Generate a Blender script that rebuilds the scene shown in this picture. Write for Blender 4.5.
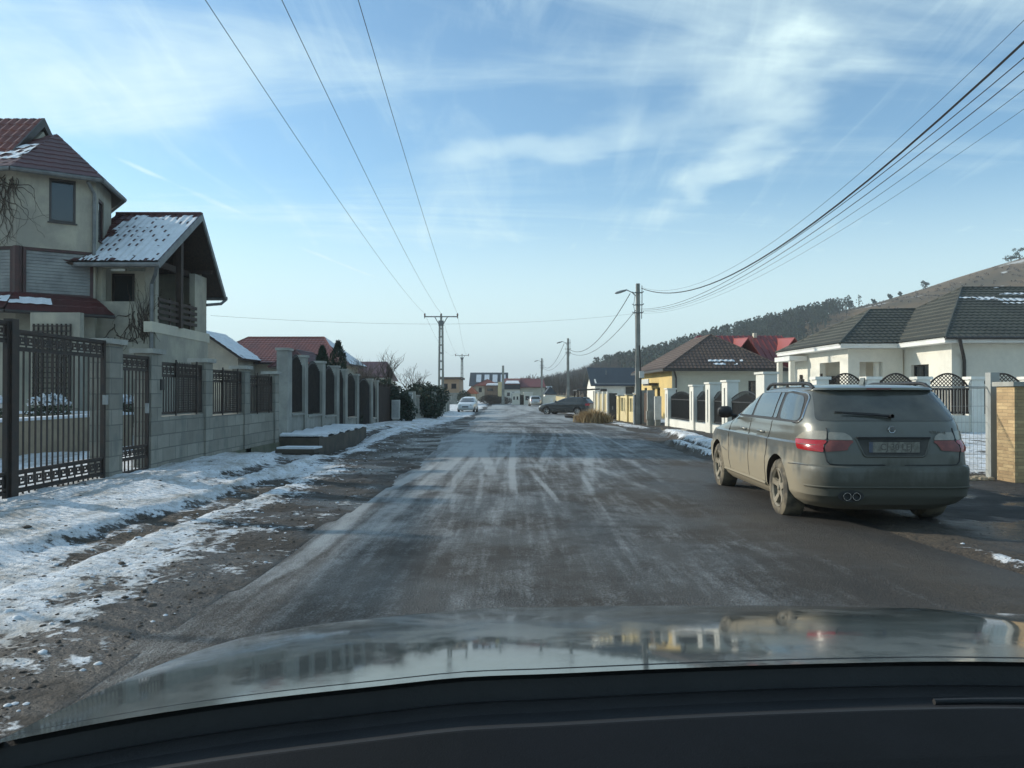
import bpy, bmesh, math, random
import numpy as np
from mathutils import Vector, Matrix, Euler
R = math.radians
SC = bpy.context.scene
for o in list(bpy.data.objects): bpy.data.objects.remove(o)
# ------------------------------------------------------------------ camera
K = 1.09                      # street survey unit -> metres
cam = bpy.data.objects.new('camera', bpy.data.cameras.new('camera'))
SC.collection.objects.link(cam)
cam.location = (0, 0, 1.32*K)
cam.rotation_euler = (R(90.57), 0, 0)
cam.data.sensor_width = 36; cam.data.lens = 28.12
cam.data.clip_start = 0.05; cam.data.clip_end = 6000
SC.camera = cam
SC.render.resolution_x = 1024; SC.render.resolution_y = 768
# ------------------------------------------------------------------ light
SUN_EL, SUN_AZ = 22.0, 20.0   # elevation; degrees forward (+Y) of due left (-X)
sdir = Vector((-math.cos(R(SUN_AZ))*math.cos(R(SUN_EL)), math.sin(R(SUN_AZ))*math.cos(R(SUN_EL)), math.sin(R(SUN_EL))))
sl = bpy.data.lights.new('sun', 'SUN'); sl.energy = 4.0; sl.angle = R(1.6); sl.color = (1.0, 0.92, 0.79)
so = bpy.data.objects.new('sun', sl); SC.collection.objects.link(so)
so.rotation_euler = sdir.to_track_quat('Z', 'Y').to_euler()
W = bpy.data.worlds.new("World"); SC.world = W; W.use_nodes = True
def world():
    nt = W.node_tree; N = nt.nodes; L = nt.links; N.clear()
    out = N.new('ShaderNodeOutputWorld'); bg = N.new('ShaderNodeBackground')
    sky = N.new('ShaderNodeTexSky'); sky.sky_type = 'NISHITA'; sky.sun_disc = False
    sky.sun_elevation = R(SUN_EL)
    sky.sun_rotation = math.atan2(sdir.x, sdir.y)
    sky.altitude = 400; sky.air_density = 1.0; sky.dust_density = 0.6; sky.ozone_density = 1.5
    tc = N.new('ShaderNodeTexCoord')
    sep = N.new('ShaderNodeSeparateXYZ'); L.new(tc.outputs['Generated'], sep.inputs[0])
    # project the direction on a cloud layer: (x,y)/(z+0.12)
    ad = N.new('ShaderNodeMath'); ad.operation = 'ADD'; ad.inputs[1].default_value = 0.13; L.new(sep.outputs[2], ad.inputs[0])
    mx = N.new('ShaderNodeMath'); mx.operation = 'MAXIMUM'; mx.inputs[1].default_value = 0.03; L.new(ad.outputs[0], mx.inputs[0])
    dx = N.new('ShaderNodeMath'); dx.operation = 'DIVIDE'; L.new(sep.outputs[0], dx.inputs[0]); L.new(mx.outputs[0], dx.inputs[1])
    dy = N.new('ShaderNodeMath'); dy.operation = 'DIVIDE'; L.new(sep.outputs[1], dy.inputs[0]); L.new(mx.outputs[0], dy.inputs[1])
    cb = N.new('ShaderNodeCombineXYZ'); L.new(dx.outputs[0], cb.inputs[0]); L.new(dy.outputs[0], cb.inputs[1])
    def cloud(rot, scale, loc, nscale, lo, hi, dist=0.6, detail=7):
        mp = N.new('ShaderNodeMapping'); mp.inputs['Rotation'].default_value = (0, 0, R(rot)); mp.inputs['Scale'].default_value = scale
        mp.inputs['Location'].default_value = loc; L.new(cb.outputs[0], mp.inputs[0])
        nz = N.new('ShaderNodeTexNoise'); nz.inputs['Scale'].default_value = nscale; nz.inputs['Detail'].default_value = detail
        nz.inputs['Roughness'].default_value = 0.62; nz.inputs['Distortion'].default_value = dist; L.new(mp.outputs[0], nz.inputs[0])
        mr = N.new('ShaderNodeMapRange'); mr.interpolation_type = 'SMOOTHSTEP'
        mr.inputs[1].default_value = lo; mr.inputs[2].default_value = hi; L.new(nz.outputs[0], mr.inputs[0]); return mr.outputs[0]
    a = cloud(14, (0.40, 1.5, 1), (3.1, 0.4, 0), 1.0, 0.40, 0.72, .8, 10)
    b = cloud(-20, (2.6, 0.5, 1), (1.7, 5.2, 0), 1.9, 0.45, 0.75, 1.2, 10)
    m1 = N.new('ShaderNodeMath'); m1.operation = 'MULTIPLY'; m1.inputs[1].default_value = 0.60; L.new(a, m1.inputs[0])
    m2 = N.new('ShaderNodeMath'); m2.operation = 'MULTIPLY_ADD'; m2.inputs[1].default_value = 0.24; L.new(b, m2.inputs[0]); L.new(m1.outputs[0], m2.inputs[2])
    # a brush-like wisp right of the middle, and a contrail on the left: ellipses in sky-plane coordinates
    def plane(px, py):
        u = (px-512)/800.0; w = (392-py)/800.0; n = math.sqrt(1+u*u+w*w); return u/n/(w/n+0.13), 1/n/(w/n+0.13)
    def wisp(p, q, wd, amt, prev, rag=2.5, rg=2.6):
        a_, b_ = plane(*p), plane(*q); X, Y = (a_[0]+b_[0])/2, (a_[1]+b_[1])/2
        rot = math.degrees(math.atan2(b_[1]-a_[1], b_[0]-a_[0])); sx = math.hypot(b_[0]-a_[0], b_[1]-a_[1])*.62; sy = wd
        sb = N.new('ShaderNodeVectorMath'); sb.operation = 'SUBTRACT'; sb.inputs[1].default_value = (X, Y, 0); L.new(cb.outputs[0], sb.inputs[0])
        nz = N.new('ShaderNodeTexNoise'); nz.inputs['Scale'].default_value = rag; nz.inputs['Detail'].default_value = 6; L.new(cb.outputs[0], nz.inputs[0])
        ns = N.new('ShaderNodeVectorMath'); ns.operation = 'SUBTRACT'; ns.inputs[1].default_value = (.5, .5, .5); L.new(nz.outputs['Color'], ns.inputs[0])
        nn = N.new('ShaderNodeVectorMath'); nn.operation = 'SCALE'; nn.inputs['Scale'].default_value = min(sx, sy)*rg; L.new(ns.outputs[0], nn.inputs[0])
        sa = N.new('ShaderNodeVectorMath'); sa.operation = 'ADD'; L.new(sb.outputs[0], sa.inputs[0]); L.new(nn.outputs[0], sa.inputs[1])
        mp = N.new('ShaderNodeMapping'); mp.vector_type = 'TEXTURE'; mp.inputs['Rotation'].default_value = (0, 0, R(rot)); mp.inputs['Scale'].default_value = (sx, sy, 100)
        L.new(sa.outputs[0], mp.inputs[0])
        ln = N.new('ShaderNodeVectorMath'); ln.operation = 'LENGTH'; L.new(mp.outputs[0], ln.inputs[0])
        mr = N.new('ShaderNodeMapRange'); mr.interpolation_type = 'SMOOTHSTEP'; mr.inputs[1].default_value = 1.0; mr.inputs[2].default_value = 0.1
        mr.inputs[3].default_value = 0; mr.inputs[4].default_value = amt; L.new(ln.outputs['Value'], mr.inputs[0])
        s = N.new('ShaderNodeMath'); s.operation = 'ADD'; s.use_clamp = True; L.new(mr.outputs[0], s.inputs[0]); L.new(prev, s.inputs[1]); return s.outputs[0]
    f = wisp((655, 222), (815, 95), .15, .48, m2.outputs[0], 5)
    f = wisp((660, 150), (830, 40), .32, .36, f, 4)
    f = wisp((400, 165), (680, 130), .16, .42, f, 4)
    f = wisp((560, 60), (900, 75), .22, .35, f, 4)
    f = wisp((20, 60), (260, 110), .35, .35, f, 3)
    f = wisp((292, 244), (390, 284), .03, .50, f, 6, 1.2)
    f = wisp((112, 156), (172, 182), .02, .55, f, 6, 1.2)
    f = wisp((170, 182), (250, 218), .025, .3, f, 6, 1.5)
    # veil near the horizon
    hz = N.new('ShaderNodeMapRange'); hz.interpolation_type = 'SMOOTHSTEP'; hz.inputs[1].default_value = 0.27; hz.inputs[2].default_value = 0.06
    hz.inputs[3].default_value = 0; hz.inputs[4].default_value = 0.84; L.new(sep.outputs[2], hz.inputs[0])
    s2 = N.new('ShaderNodeMath'); s2.operation = 'MAXIMUM'; L.new(hz.outputs[0], s2.inputs[1]); L.new(f, s2.inputs[0])
    mix = N.new('ShaderNodeMix'); mix.data_type = 'RGBA'; L.new(s2.outputs[0], mix.inputs[0])
    gm = N.new('ShaderNodeMix'); gm.data_type = 'RGBA'; gm.blend_type = 'MULTIPLY'; gm.inputs[0].default_value = 1
    gm.inputs[7].default_value = (0.80, 1.06, 1.10, 1); L.new(sky.outputs[0], gm.inputs[6])
    L.new(gm.outputs[2], mix.inputs[6]); mix.inputs[7].default_value = (4.9, 6.2, 6.3, 1)
    L.new(mix.outputs[2], bg.inputs[0]); bg.inputs[1].default_value = 0.15
    L.new(bg.outputs[0], out.inputs[0])
world()
vs = SC.view_settings; vs.view_transform = 'Standard'; vs.look = 'None'; vs.gamma = 1; vs.use_curve_mapping = False; vs.exposure = 0.22
SC.render.engine = 'CYCLES'
SC.cycles.max_bounces = 5; SC.cycles.transparent_max_bounces = 8
# ------------------------------------------------------------------ materials
def nodes(name):
    m = bpy.data.materials.new(name); m.use_nodes = True
    nt = m.node_tree; return m, nt, nt.nodes, nt.links, nt.nodes['Principled BSDF']
def noise(N, L, vec, scale, detail=5, rough=.6, dist=0):
    n = N.new('ShaderNodeTexNoise'); n.inputs['Scale'].default_value = scale; n.inputs['Detail'].default_value = detail
    n.inputs['Roughness'].default_value = rough; n.inputs['Distortion'].default_value = dist
    if vec: L.new(vec, n.inputs['Vector'])
    return n.outputs[0]
def mrange(N, L, v, a, b, c=0., d=1., smooth=True):
    m = N.new('ShaderNodeMapRange'); m.inputs[1].default_value = a; m.inputs[2].default_value = b
    m.inputs[3].default_value = c; m.inputs[4].default_value = d
    if smooth: m.interpolation_type = 'SMOOTHSTEP'
    L.new(v, m.inputs[0]); return m.outputs[0]
def mixc(N, L, f, a, b, blend='MIX'):
    m = N.new('ShaderNodeMix'); m.data_type = 'RGBA'; m.blend_type = blend
    for s, v in ((0, f), (6, a), (7, b)):
        if isinstance(v, (int, float)): m.inputs[s].default_value = v
        elif isinstance(v, tuple): m.inputs[s].default_value = (*v, 1)
        else: L.new(v, m.inputs[s])
    return m.outputs[2]
def math_(N, L, op, a, b=0., c=0.):
    m = N.new('ShaderNodeMath'); m.operation = op
    for i, v in enumerate((a, b, c)):
        if isinstance(v, (int, float)): m.inputs[i].default_value = v
        else: L.new(v, m.inputs[i])
    return m.outputs[0]
def pos(N, L, scale=(1, 1, 1), obj=False):
    if obj: t = N.new('ShaderNodeTexCoord').outputs['Object']
    else: t = N.new('ShaderNodeNewGeometry').outputs['Position']
    mp = N.new('ShaderNodeMapping'); mp.inputs['Scale'].default_value = scale; L.new(t, mp.inputs[0]); return mp.outputs[0]
def bump(N, L, bs, h, strength=.3, dist=.02):
    b = N.new('ShaderNodeBump'); b.inputs['Strength'].default_value = strength; b.inputs['Distance'].default_value = dist
    L.new(h, b.inputs['Height']); L.new(b.outputs[0], bs.inputs['Normal']); return b
def pm(name, c1, c2=None, scale=3., rough=.8, bs_=.0, bscale=40., metal=0., stretch=(1, 1, 1), lo=.35, hi=.65, spec=.5, stain=None, slo=.50, obj=False, coat=0., bd=.01):
    m, nt, N, L, B = nodes(name)
    B.inputs['Roughness'].default_value = rough; B.inputs['Metallic'].default_value = metal
    B.inputs['Specular IOR Level'].default_value = spec; B.inputs['Coat Weight'].default_value = coat
    p = pos(N, L, stretch, obj)
    c2 = c2 or tuple(x*.72 for x in c1)
    f = mrange(N, L, noise(N, L, p, scale, 7), lo, hi)
    col = mixc(N, L, f, c1, c2)
    g = noise(N, L, p, scale*9, 4); col = mixc(N, L, .35, col, mixc(N, L, g, (.45, .45, .45), (1, 1, 1)), 'MULTIPLY') if True else col
    if stain:
        q = pos(N, L, (1.3, 1.3, .35)); s = mrange(N, L, noise(N, L, q, 1.6, 8, .65), .44, .70, 0, .85)
        col = mixc(N, L, s, col, stain)
    L.new(col, B.inputs['Base Color'])
    if bs_: bump(N, L, B, noise(N, L, p, bscale, 5), bs_, bd)
    return m
M = {}
M['concrete'] = pm('weathered_concrete', (.34, .34, .30), (.22, .22, .20), 2.2, .9, .4, 30, stain=(.15, .16, .14))
M['pillar'] = pm('pillar_concrete', (.36, .36, .32), (.25, .25, .23), 1.8, .9, .35, 30, stain=(.20, .20, .175))
M['cap'] = pm('cap_concrete', (.42, .42, .38), (.30, .30, .27), 2.5, .9, .3, 30)
M['cream'] = pm('cream_render', (.45, .42, .33), (.31, .295, .245), .9, .9, .25, 60, stain=(.27, .26, .22))
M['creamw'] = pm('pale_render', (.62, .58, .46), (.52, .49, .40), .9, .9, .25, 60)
M['white'] = pm('white_render', (.76, .73, .63), (.68, .66, .58), .7, .85, .2, 60)
M['whitef'] = pm('white_fence_render', (.80, .79, .72), (.70, .69, .62), .9, .85, .2, 60)
M['beige_shade'] = pm('grey_cream_and_shaded_yellow_render', (.55, .53, .42), (.48, .46, .37), .7, .85, .2, 60)  # grey cream walls; also the yellow cottage's shaded side, put into colour
M['yellow'] = pm('yellow_render', (.72, .54, .22), (.62, .47, .2), .8, .85, .2, 60)
M['yellowf'] = pm('pale_yellow_render', (.72, .60, .32), (.6, .5, .28), 1.0, .85, .2, 60)
M['fascia'] = pm('white_fascia', (.78, .78, .74), (.7, .7, .66), 1.5, .6)
M['iron'] = pm('dark_iron_paint', (.030, .026, .024), (.05, .035, .028), 8, .55, .1, 80, metal=.2)
M['ironbk'] = pm('black_iron', (.014, .015, .016), (.03, .03, .03), 8, .5, .1, 80)
M['galv'] = pm('galvanised_steel', (.42, .44, .43), (.33, .35, .35), 5, .5, .05, 80, metal=.4)
M['zinc'] = pm('grey_gutter_metal', (.20, .21, .21), (.13, .14, .14), 4, .45, metal=.4)
M['gutter'] = pm('dark_gutter', (.045, .038, .034), (.03, .027, .025), 4, .45)
M['wood'] = pm('dark_stained_wood', (.055, .035, .024), (.03, .02, .015), 3, .7, .3, 60, stretch=(6, 6, 1))
M['woodm'] = pm('brown_wood', (.10, .06, .035), (.06, .037, .025), 3, .7, .3, 60, stretch=(6, 6, 1))
M['redframe'] = pm('dark_red_frame', (.065, .022, .020), (.04, .016, .015), 4, .5)
M['tile_red'] = pm('red_metal_tile', (.20, .050, .030), (.13, .036, .026), 1.3, .45, .1, 60)
M['tile_dred'] = pm('dark_red_metal_tile', (.085, .022, .022), (.06, .018, .018), 1.5, .5, .1, 60)
M['tile_grey'] = pm('dark_grey_metal_tile', (.066, .068, .052), (.046, .048, .038), .8, .68, .1, 60)
M['tile_brown'] = pm('brown_metal_tile', (.11, .075, .055), (.08, .055, .045), 1.0, .7, .1, 60)
M['sheet_red'] = pm('bright_red_metal_sheet', (.21, .035, .03), (.16, .03, .027), 1.0, .42)
M['slate'] = pm('dark_blue_roof', (.025, .036, .045), (.02, .027, .033), 1.5, .5)
M['roof_far'] = pm('far_red_roof', (.20, .055, .035), (.13, .045, .035), .8, .7)
M['brownbrick'] = pm('brown_render', (.25, .18, .12), (.18, .135, .10), .8, .9)
M['snow'] = pm('snow', (.80, .84, .88), (.70, .74, .78), 3, .6, .5, 18, spec=.3)
M['hsnow'] = pm('old_snow', (.72, .76, .80), (.60, .63, .66), 3, .7, .5, 18, spec=.3)
M['bark'] = pm('grey_bark', (.10, .085, .07), (.065, .055, .045), 6, .9, .4, 50)
M['vine'] = pm('dry_vine', (.085, .065, .048), (.05, .04, .03), 6, .9)
M['fol'] = pm('dark_evergreen', (.030, .055, .032), (.018, .034, .022), 1.5, .8)
M['fol2'] = pm('olive_evergreen', (.055, .075, .042), (.03, .045, .028), 1.5, .8)
M['pine'] = pm('pine_needles', (.028, .062, .036), (.014, .034, .022), .05, .9)
M['straw'] = pm('dry_straw', (.55, .41, .23), (.38, .28, .16), 5, .9)
M['twig'] = pm('bare_twigs', (.13, .10, .075), (.08, .065, .05), .1, .95)
M['plasw'] = pm('white_plastic', (.62, .63, .60), (.52, .53, .5), 4, .5)
M['plasd'] = pm('black_plastic', (.015, .015, .016), (.022, .022, .023), 6, .55, .15, 200)
M['chrome'] = pm('dusty_chrome', (.62, .63, .63), (.5, .5, .5), 6, .22, metal=1.)
M['porcelain'] = pm('insulator_porcelain', (.12, .06, .035), (.08, .045, .03), 6, .25)
M['cable'] = pm('black_cable', (.018, .019, .02), (.014, .014, .015), 2, .6)
M['lampg'] = pm('grey_lamp_housing', (.30, .32, .32), (.22, .24, .24), 6, .4)
M['red_lens'] = pm('red_lens', (.42, .012, .018), (.34, .012, .015), 10, .18, coat=.5)
M['clear_lens'] = pm('dusty_clear_lens', (.36, .33, .27), (.28, .26, .21), 12, .25, coat=.4)
M['blinds'] = pm('roller_blind', (.27, .285, .275), (.19, .20, .20), 2, .6)
def glass(name, c=(.02, .026, .03), rough=.04, dust=0.):
    m, nt, N, L, B = nodes(name)
    B.inputs['Base Color'].default_value = (*c, 1); B.inputs['Roughness'].default_value = rough
    B.inputs['Specular IOR Level'].default_value = .8
    if dust:
        p = pos(N, L, (1, 1, 1), True); f = mrange(N, L, noise(N, L, p, 3, 8), .3, .75, dust*.5, dust)
        L.new(mixc(N, L, f, c, (.26, .26, .22)), B.inputs['Base Color'])
        L.new(mrange(N, L, f, 0, 1, rough, .5), B.inputs['Roughness'])
    return m
M['glass'] = glass('window_glass')
M['glass_car'] = glass('sky_tinted_car_glass', (.06, .085, .10), .03, .16)  # bluish base colour carries the sky reflected in the side windows
M['glass_dusty'] = glass('dusty_rear_glass', (.018, .022, .022), .06, .28)
def brickmat(name, c1, c2, mortar, w, h, ms=.012, bumpd=.01, rough=.9, stain=None, var=1.):
    m, nt, N, L, B = nodes(name); B.inputs['Roughness'].default_value = rough
    g = N.new('ShaderNodeNewGeometry').outputs['Position']; s = N.new('ShaderNodeSeparateXYZ'); L.new(g, s.inputs[0])
    u = math_(N, L, 'ADD', s.outputs[0], s.outputs[1]); c = N.new('ShaderNodeCombineXYZ'); L.new(u, c.inputs[0]); L.new(s.outputs[2], c.inputs[1])
    b = N.new('ShaderNodeTexBrick'); L.new(c.outputs[0], b.inputs['Vector']); b.inputs['Scale'].default_value = 1
    b.inputs['Brick Width'].default_value = w; b.inputs['Row Height'].default_value = h; b.inputs['Mortar Size'].default_value = ms
    b.inputs['Mortar Smooth'].default_value = .3
    b.inputs['Color1'].default_value = (*c1, 1); b.inputs['Color2'].default_value = (*c2, 1); b.inputs['Mortar'].default_value = (*mortar, 1)
    n = noise(N, L, pos(N, L), 3.5, 8)
    col = mixc(N, L, .6, b.outputs[0], mixc(N, L, n, (.35, .35, .35), (1.25, 1.25, 1.25)), 'MULTIPLY')
    if stain:
        q = pos(N, L, (1.2, 1.2, .5)); sf = mrange(N, L, noise(N, L, q, 1.8, 8, .65), .50, .70); col = mixc(N, L, sf, col, stain)
    L.new(col, B.inputs['Base Color'])
    h_ = math_(N, L, 'SUBTRACT', noise(N, L, pos(N, L), 25, 6), math_(N, L, 'MULTIPLY', b.outputs['Fac'], 1.5))
    bump(N, L, B, h_, .6, bumpd); return m
M['block'] = brickmat('grey_concrete_block', (.34, .325, .275), (.24, .23, .195), (.17, .17, .15), .52, .235, .010, .01, .9, (.17, .175, .155))
M['stone'] = brickmat('split_sandstone_cladding', (.62, .45, .24), (.44, .30, .16), (.36, .27, .16), .26, .055, .004, .02, .9)
M['footing'] = pm('mossy_footing', (.16, .15, .11), (.10, .11, .07), 3, .95, .5, 25)
# ------------------------------------------------------------------ mesh builder
ORG = {}
class MB:
    def __init__(s, k=K): s.v = []; s.f = []; s.m = []; s.k = k
    def vert(s, p): s.v.append((p[0], p[1], p[2])); return len(s.v)-1
    def face(s, pts, mi=0):
        i = len(s.v); s.v.extend([(p[0], p[1], p[2]) for p in pts]); s.f.append(tuple(range(i, i+len(pts)))); s.m.append(mi)
    def bbox(s, O, d, n, s0, s1, a0, a1, z0, z1, mi=0):
        i = len(s.v)
        for z in (z0, z1):
            for (a, b) in ((s0, a0), (s1, a0), (s1, a1), (s0, a1)):
                s.v.append((O[0]+d[0]*a+n[0]*b, O[1]+d[1]*a+n[1]*b, (O[2] if len(O) > 2 else 0)+z))
        for q in ((0, 3, 2, 1), (4, 5, 6, 7), (0, 1, 5, 4), (1, 2, 6, 5), (2, 3, 7, 6), (3, 0, 4, 7)):
            s.f.append(tuple(i+j for j in q)); s.m.append(mi)
    def box(s, x0, x1, y0, y1, z0, z1, mi=0): s.bbox((0, 0, 0), (1, 0), (0, 1), x0, x1, y0, y1, z0, z1, mi)
    def slab(s, pts, off, mi=0, mside=None):
        n = len(pts); i = len(s.v); off = Vector(off)
        for p in pts: s.v.append(tuple(p))
        for p in pts: s.v.append(tuple(Vector(p)+off))
        s.f.append(tuple(range(i, i+n))); s.m.append(mi)
        s.f.append(tuple(range(i+2*n-1, i+n-1, -1))); s.m.append(mi if mside is None else mside)
        for j in range(n):
            k = (j+1) % n; s.f.append((i+k, i+j, i+n+j, i+n+k)); s.m.append(mi if mside is None else mside)
    def tube(s, pts, r, n=6, mi=0, cap=True):
        pts = [Vector(p) for p in pts]; rs = r if isinstance(r, (list, tuple)) else [r]*len(pts)
        i0 = len(s.v)
        up = None
        for j, p in enumerate(pts):
            t = (pts[min(j+1, len(pts)-1)]-pts[max(j-1, 0)])
            if t.length < 1e-9: t = Vector((0, 0, 1))
            t.normalize()
            if up is None: up = Vector((0, 0, 1)) if abs(t.z) < .9 else Vector((1, 0, 0))
            a = t.cross(up); 
            if a.length < 1e-4: a = t.cross(Vector((0, 1, 0)))
            a.normalize(); b = a.cross(t); up = b
            for q in range(n):
                th = 2*math.pi*q/n; s.v.append(tuple(p+(a*math.cos(th)+b*math.sin(th))*rs[j]))
        for j in range(len(pts)-1):
            for q in range(n):
                q2 = (q+1) % n; s.f.append((i0+j*n+q, i0+j*n+q2, i0+(j+1)*n+q2, i0+(j+1)*n+q)); s.m.append(mi)
        if cap:
            s.f.append(tuple(i0+q for q in range(n-1, -1, -1))); s.m.append(mi)
            s.f.append(tuple(i0+(len(pts)-1)*n+q for q in range(n))); s.m.append(mi)
    def bar(s, a, b, w, h, mi=0):     # rectangular bar between two points, h vertical-ish
        a = Vector(a); b = Vector(b); t = (b-a).normalized(); up = Vector((0, 0, 1)) if abs(t.z) < .95 else Vector((1, 0, 0))
        x = t.cross(up).normalized()*w/2; y = x.normalized().cross(t)*h/2
        i = len(s.v)
        for p in (a, b):
            for q in (-x-y, x-y, x+y, -x+y): s.v.append(tuple(p+q))
        for q in ((0, 1, 2, 3), (7, 6, 5, 4), (0, 4, 5, 1), (1, 5, 6, 2), (2, 6, 7, 3), (3, 7, 4, 0)):
            s.f.append(tuple(i+j for j in q)); s.m.append(mi)
    def lathe(s, prof, axis='z', n=24, c=(0, 0, 0), mi=0):
        i0 = len(s.v)
        for (r, h) in prof:
            for q in range(n):
                th = 2*math.pi*q/n; a, b = r*math.cos(th), r*math.sin(th)
                p = (a, b, h) if axis == 'z' else ((h, a, b) if axis == 'x' else (a, h, b))
                s.v.append((c[0]+p[0], c[1]+p[1], c[2]+p[2]))
        for j in range(len(prof)-1):
            for q in range(n):
                q2 = (q+1) % n; s.f.append((i0+j*n+q, i0+j*n+q2, i0+(j+1)*n+q2, i0+(j+1)*n+q)); s.m.append(mi)
    def leaves(s, c, rad, n, size, rnd, mi=0, shape=None):
        for _ in range(n):
            while True:
                p = Vector((rnd.uniform(-1, 1), rnd.uniform(-1, 1), rnd.uniform(-1, 1)))
                if p.length <= 1 and (shape is None or shape(p)): break
            q = Vector((c[0]+p.x*rad[0], c[1]+p.y*rad[1], c[2]+p.z*rad[2])); sz = size*rnd.uniform(.6, 1.4)
            a = Vector((rnd.gauss(0, 1), rnd.gauss(0, 1), rnd.gauss(0, .7))).normalized(); b = a.cross(Vector((rnd.gauss(0, 1), rnd.gauss(0, 1), rnd.gauss(0, 1)))).normalized()
            s.face([q-a*sz*.5, q+b*sz*.3, q+a*sz*.5, q-b*sz*.3], mi)
    def build(s, name, mats, parent=None, smooth=None, local=False):
        me = bpy.data.meshes.new(name)
        o = bpy.data.objects.new(name, me); SC.collection.objects.link(o)
        V = np.array(s.v, dtype=float).reshape(-1, 3)*s.k
        if parent is not None:
            o.parent = parent; org = ORG.get(parent, (0, 0, 0)); ORG[o] = org
        elif not local:
            org = ((V[:, 0].min()+V[:, 0].max())/2, (V[:, 1].min()+V[:, 1].max())/2, V[:, 2].min()); o.location = org; ORG[o] = org
        else: org = (0, 0, 0); ORG[o] = org
        me.from_pydata((V-np.array(org)).tolist(), [], s.f)
        if not isinstance(mats, (list, tuple)): mats = [mats]
        for m in mats: me.materials.append(M[m] if isinstance(m, str) else m)
        me.polygons.foreach_set('material_index', s.m)
        if smooth is not None:
            me.polygons.foreach_set('use_smooth', [True]*len(s.f))
            try: me.set_sharp_from_angle(angle=R(smooth))
            except Exception: pass
        me.update(); return o
def tag(o, label=None, cat=None, group=None, kind=None):
    if label: o['label'] = label
    if cat: o['category'] = cat
    if group: o['group'] = group
    if kind: o['kind'] = kind
    return o
def thing(name, loc, label, cat, group=None, k=K):
    o = bpy.data.objects.new(name, None); SC.collection.objects.link(o); o.empty_display_size = .2
    o.location = (loc[0]*k, loc[1]*k, loc[2]*k); ORG[o] = tuple(o.location); return tag(o, label, cat, group)
def copy_tree(o, parent=None):
    c = o.copy(); SC.collection.objects.link(c); c.parent = parent
    for ch in list(o.children): copy_tree(ch, c)
    return c
# ------------------------------------------------------------------ numpy noise
_rs = np.random.RandomState(7); _T = _rs.rand(256, 256)
def vn(x, y):
    xi = np.floor(x).astype(int); yi = np.floor(y).astype(int); fx = x-xi; fy = y-yi
    fx = fx*fx*(3-2*fx); fy = fy*fy*(3-2*fy)
    a = _T[xi % 256, yi % 256]; b = _T[(xi+1) % 256, yi % 256]; c = _T[xi % 256, (yi+1) % 256]; d = _T[(xi+1) % 256, (yi+1) % 256]
    return (a*(1-fx)+b*fx)*(1-fy)+(c*(1-fx)+d*fx)*fy
def fbm(x, y, o=4, r=.5):
    s = 0; a = 1; t = 0
    for i in range(o): s = s+a*vn(x*2**i+17*i, y*2**i+31*i); t += a; a *= r
    return s/t
def sst(x, a, b): t = np.clip((x-a)/(b-a), 0, 1); return t*t*(3-2*t)
def g(y): return -0.5*sst(np.asarray(y, float), 18, 70)
def G(y): return float(g(y))
# ------------------------------------------------------------------ ground and road (survey units)
def rl(y): return -1.85-.12*np.sin(y*.35)+.22*(fbm(y*.5, y*0+3)-.5)-sst(y, 25, 70)*.9      # left edge of the asphalt
def rr(y): return 3.5+.25*np.sin(y*.21+1)+.35*(fbm(y*.6, y*0+9)-.5)+sst(y, 11, 17)*.5
def ygrid():
    ys = [-6.0, -3, 0]; y = 1.5
    while y < 170: ys.append(y); y += max(.05, .0065*y)
    return np.array(ys+[175, 190, 220])
def grid_mesh(name, X, Y, Z, attrs, mat):
    ny, nx = X.shape; me = bpy.data.meshes.new(name); o = bpy.data.objects.new(name, me); SC.collection.objects.link(o)
    V = np.stack([X, Y, Z], -1).reshape(-1, 3)*K
    idx = np.arange(ny*nx).reshape(ny, nx); F = np.stack([idx[:-1, :-1], idx[:-1, 1:], idx[1:, 1:], idx[1:, :-1]], -1).reshape(-1, 4)
    me.from_pydata(V.tolist(), [], F.tolist())
    for n, a in attrs.items():
        at = me.attributes.new(n, 'FLOAT', 'POINT'); at.data.foreach_set('value', np.ascontiguousarray(a.reshape(-1), dtype=np.float32))
    me.polygons.foreach_set('use_smooth', [True]*len(F)); me.materials.append(mat); me.update(); return o
def band(v, c, w, soft=.5): return 1-sst(np.abs(v-c), w*(1-soft), w)
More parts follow.
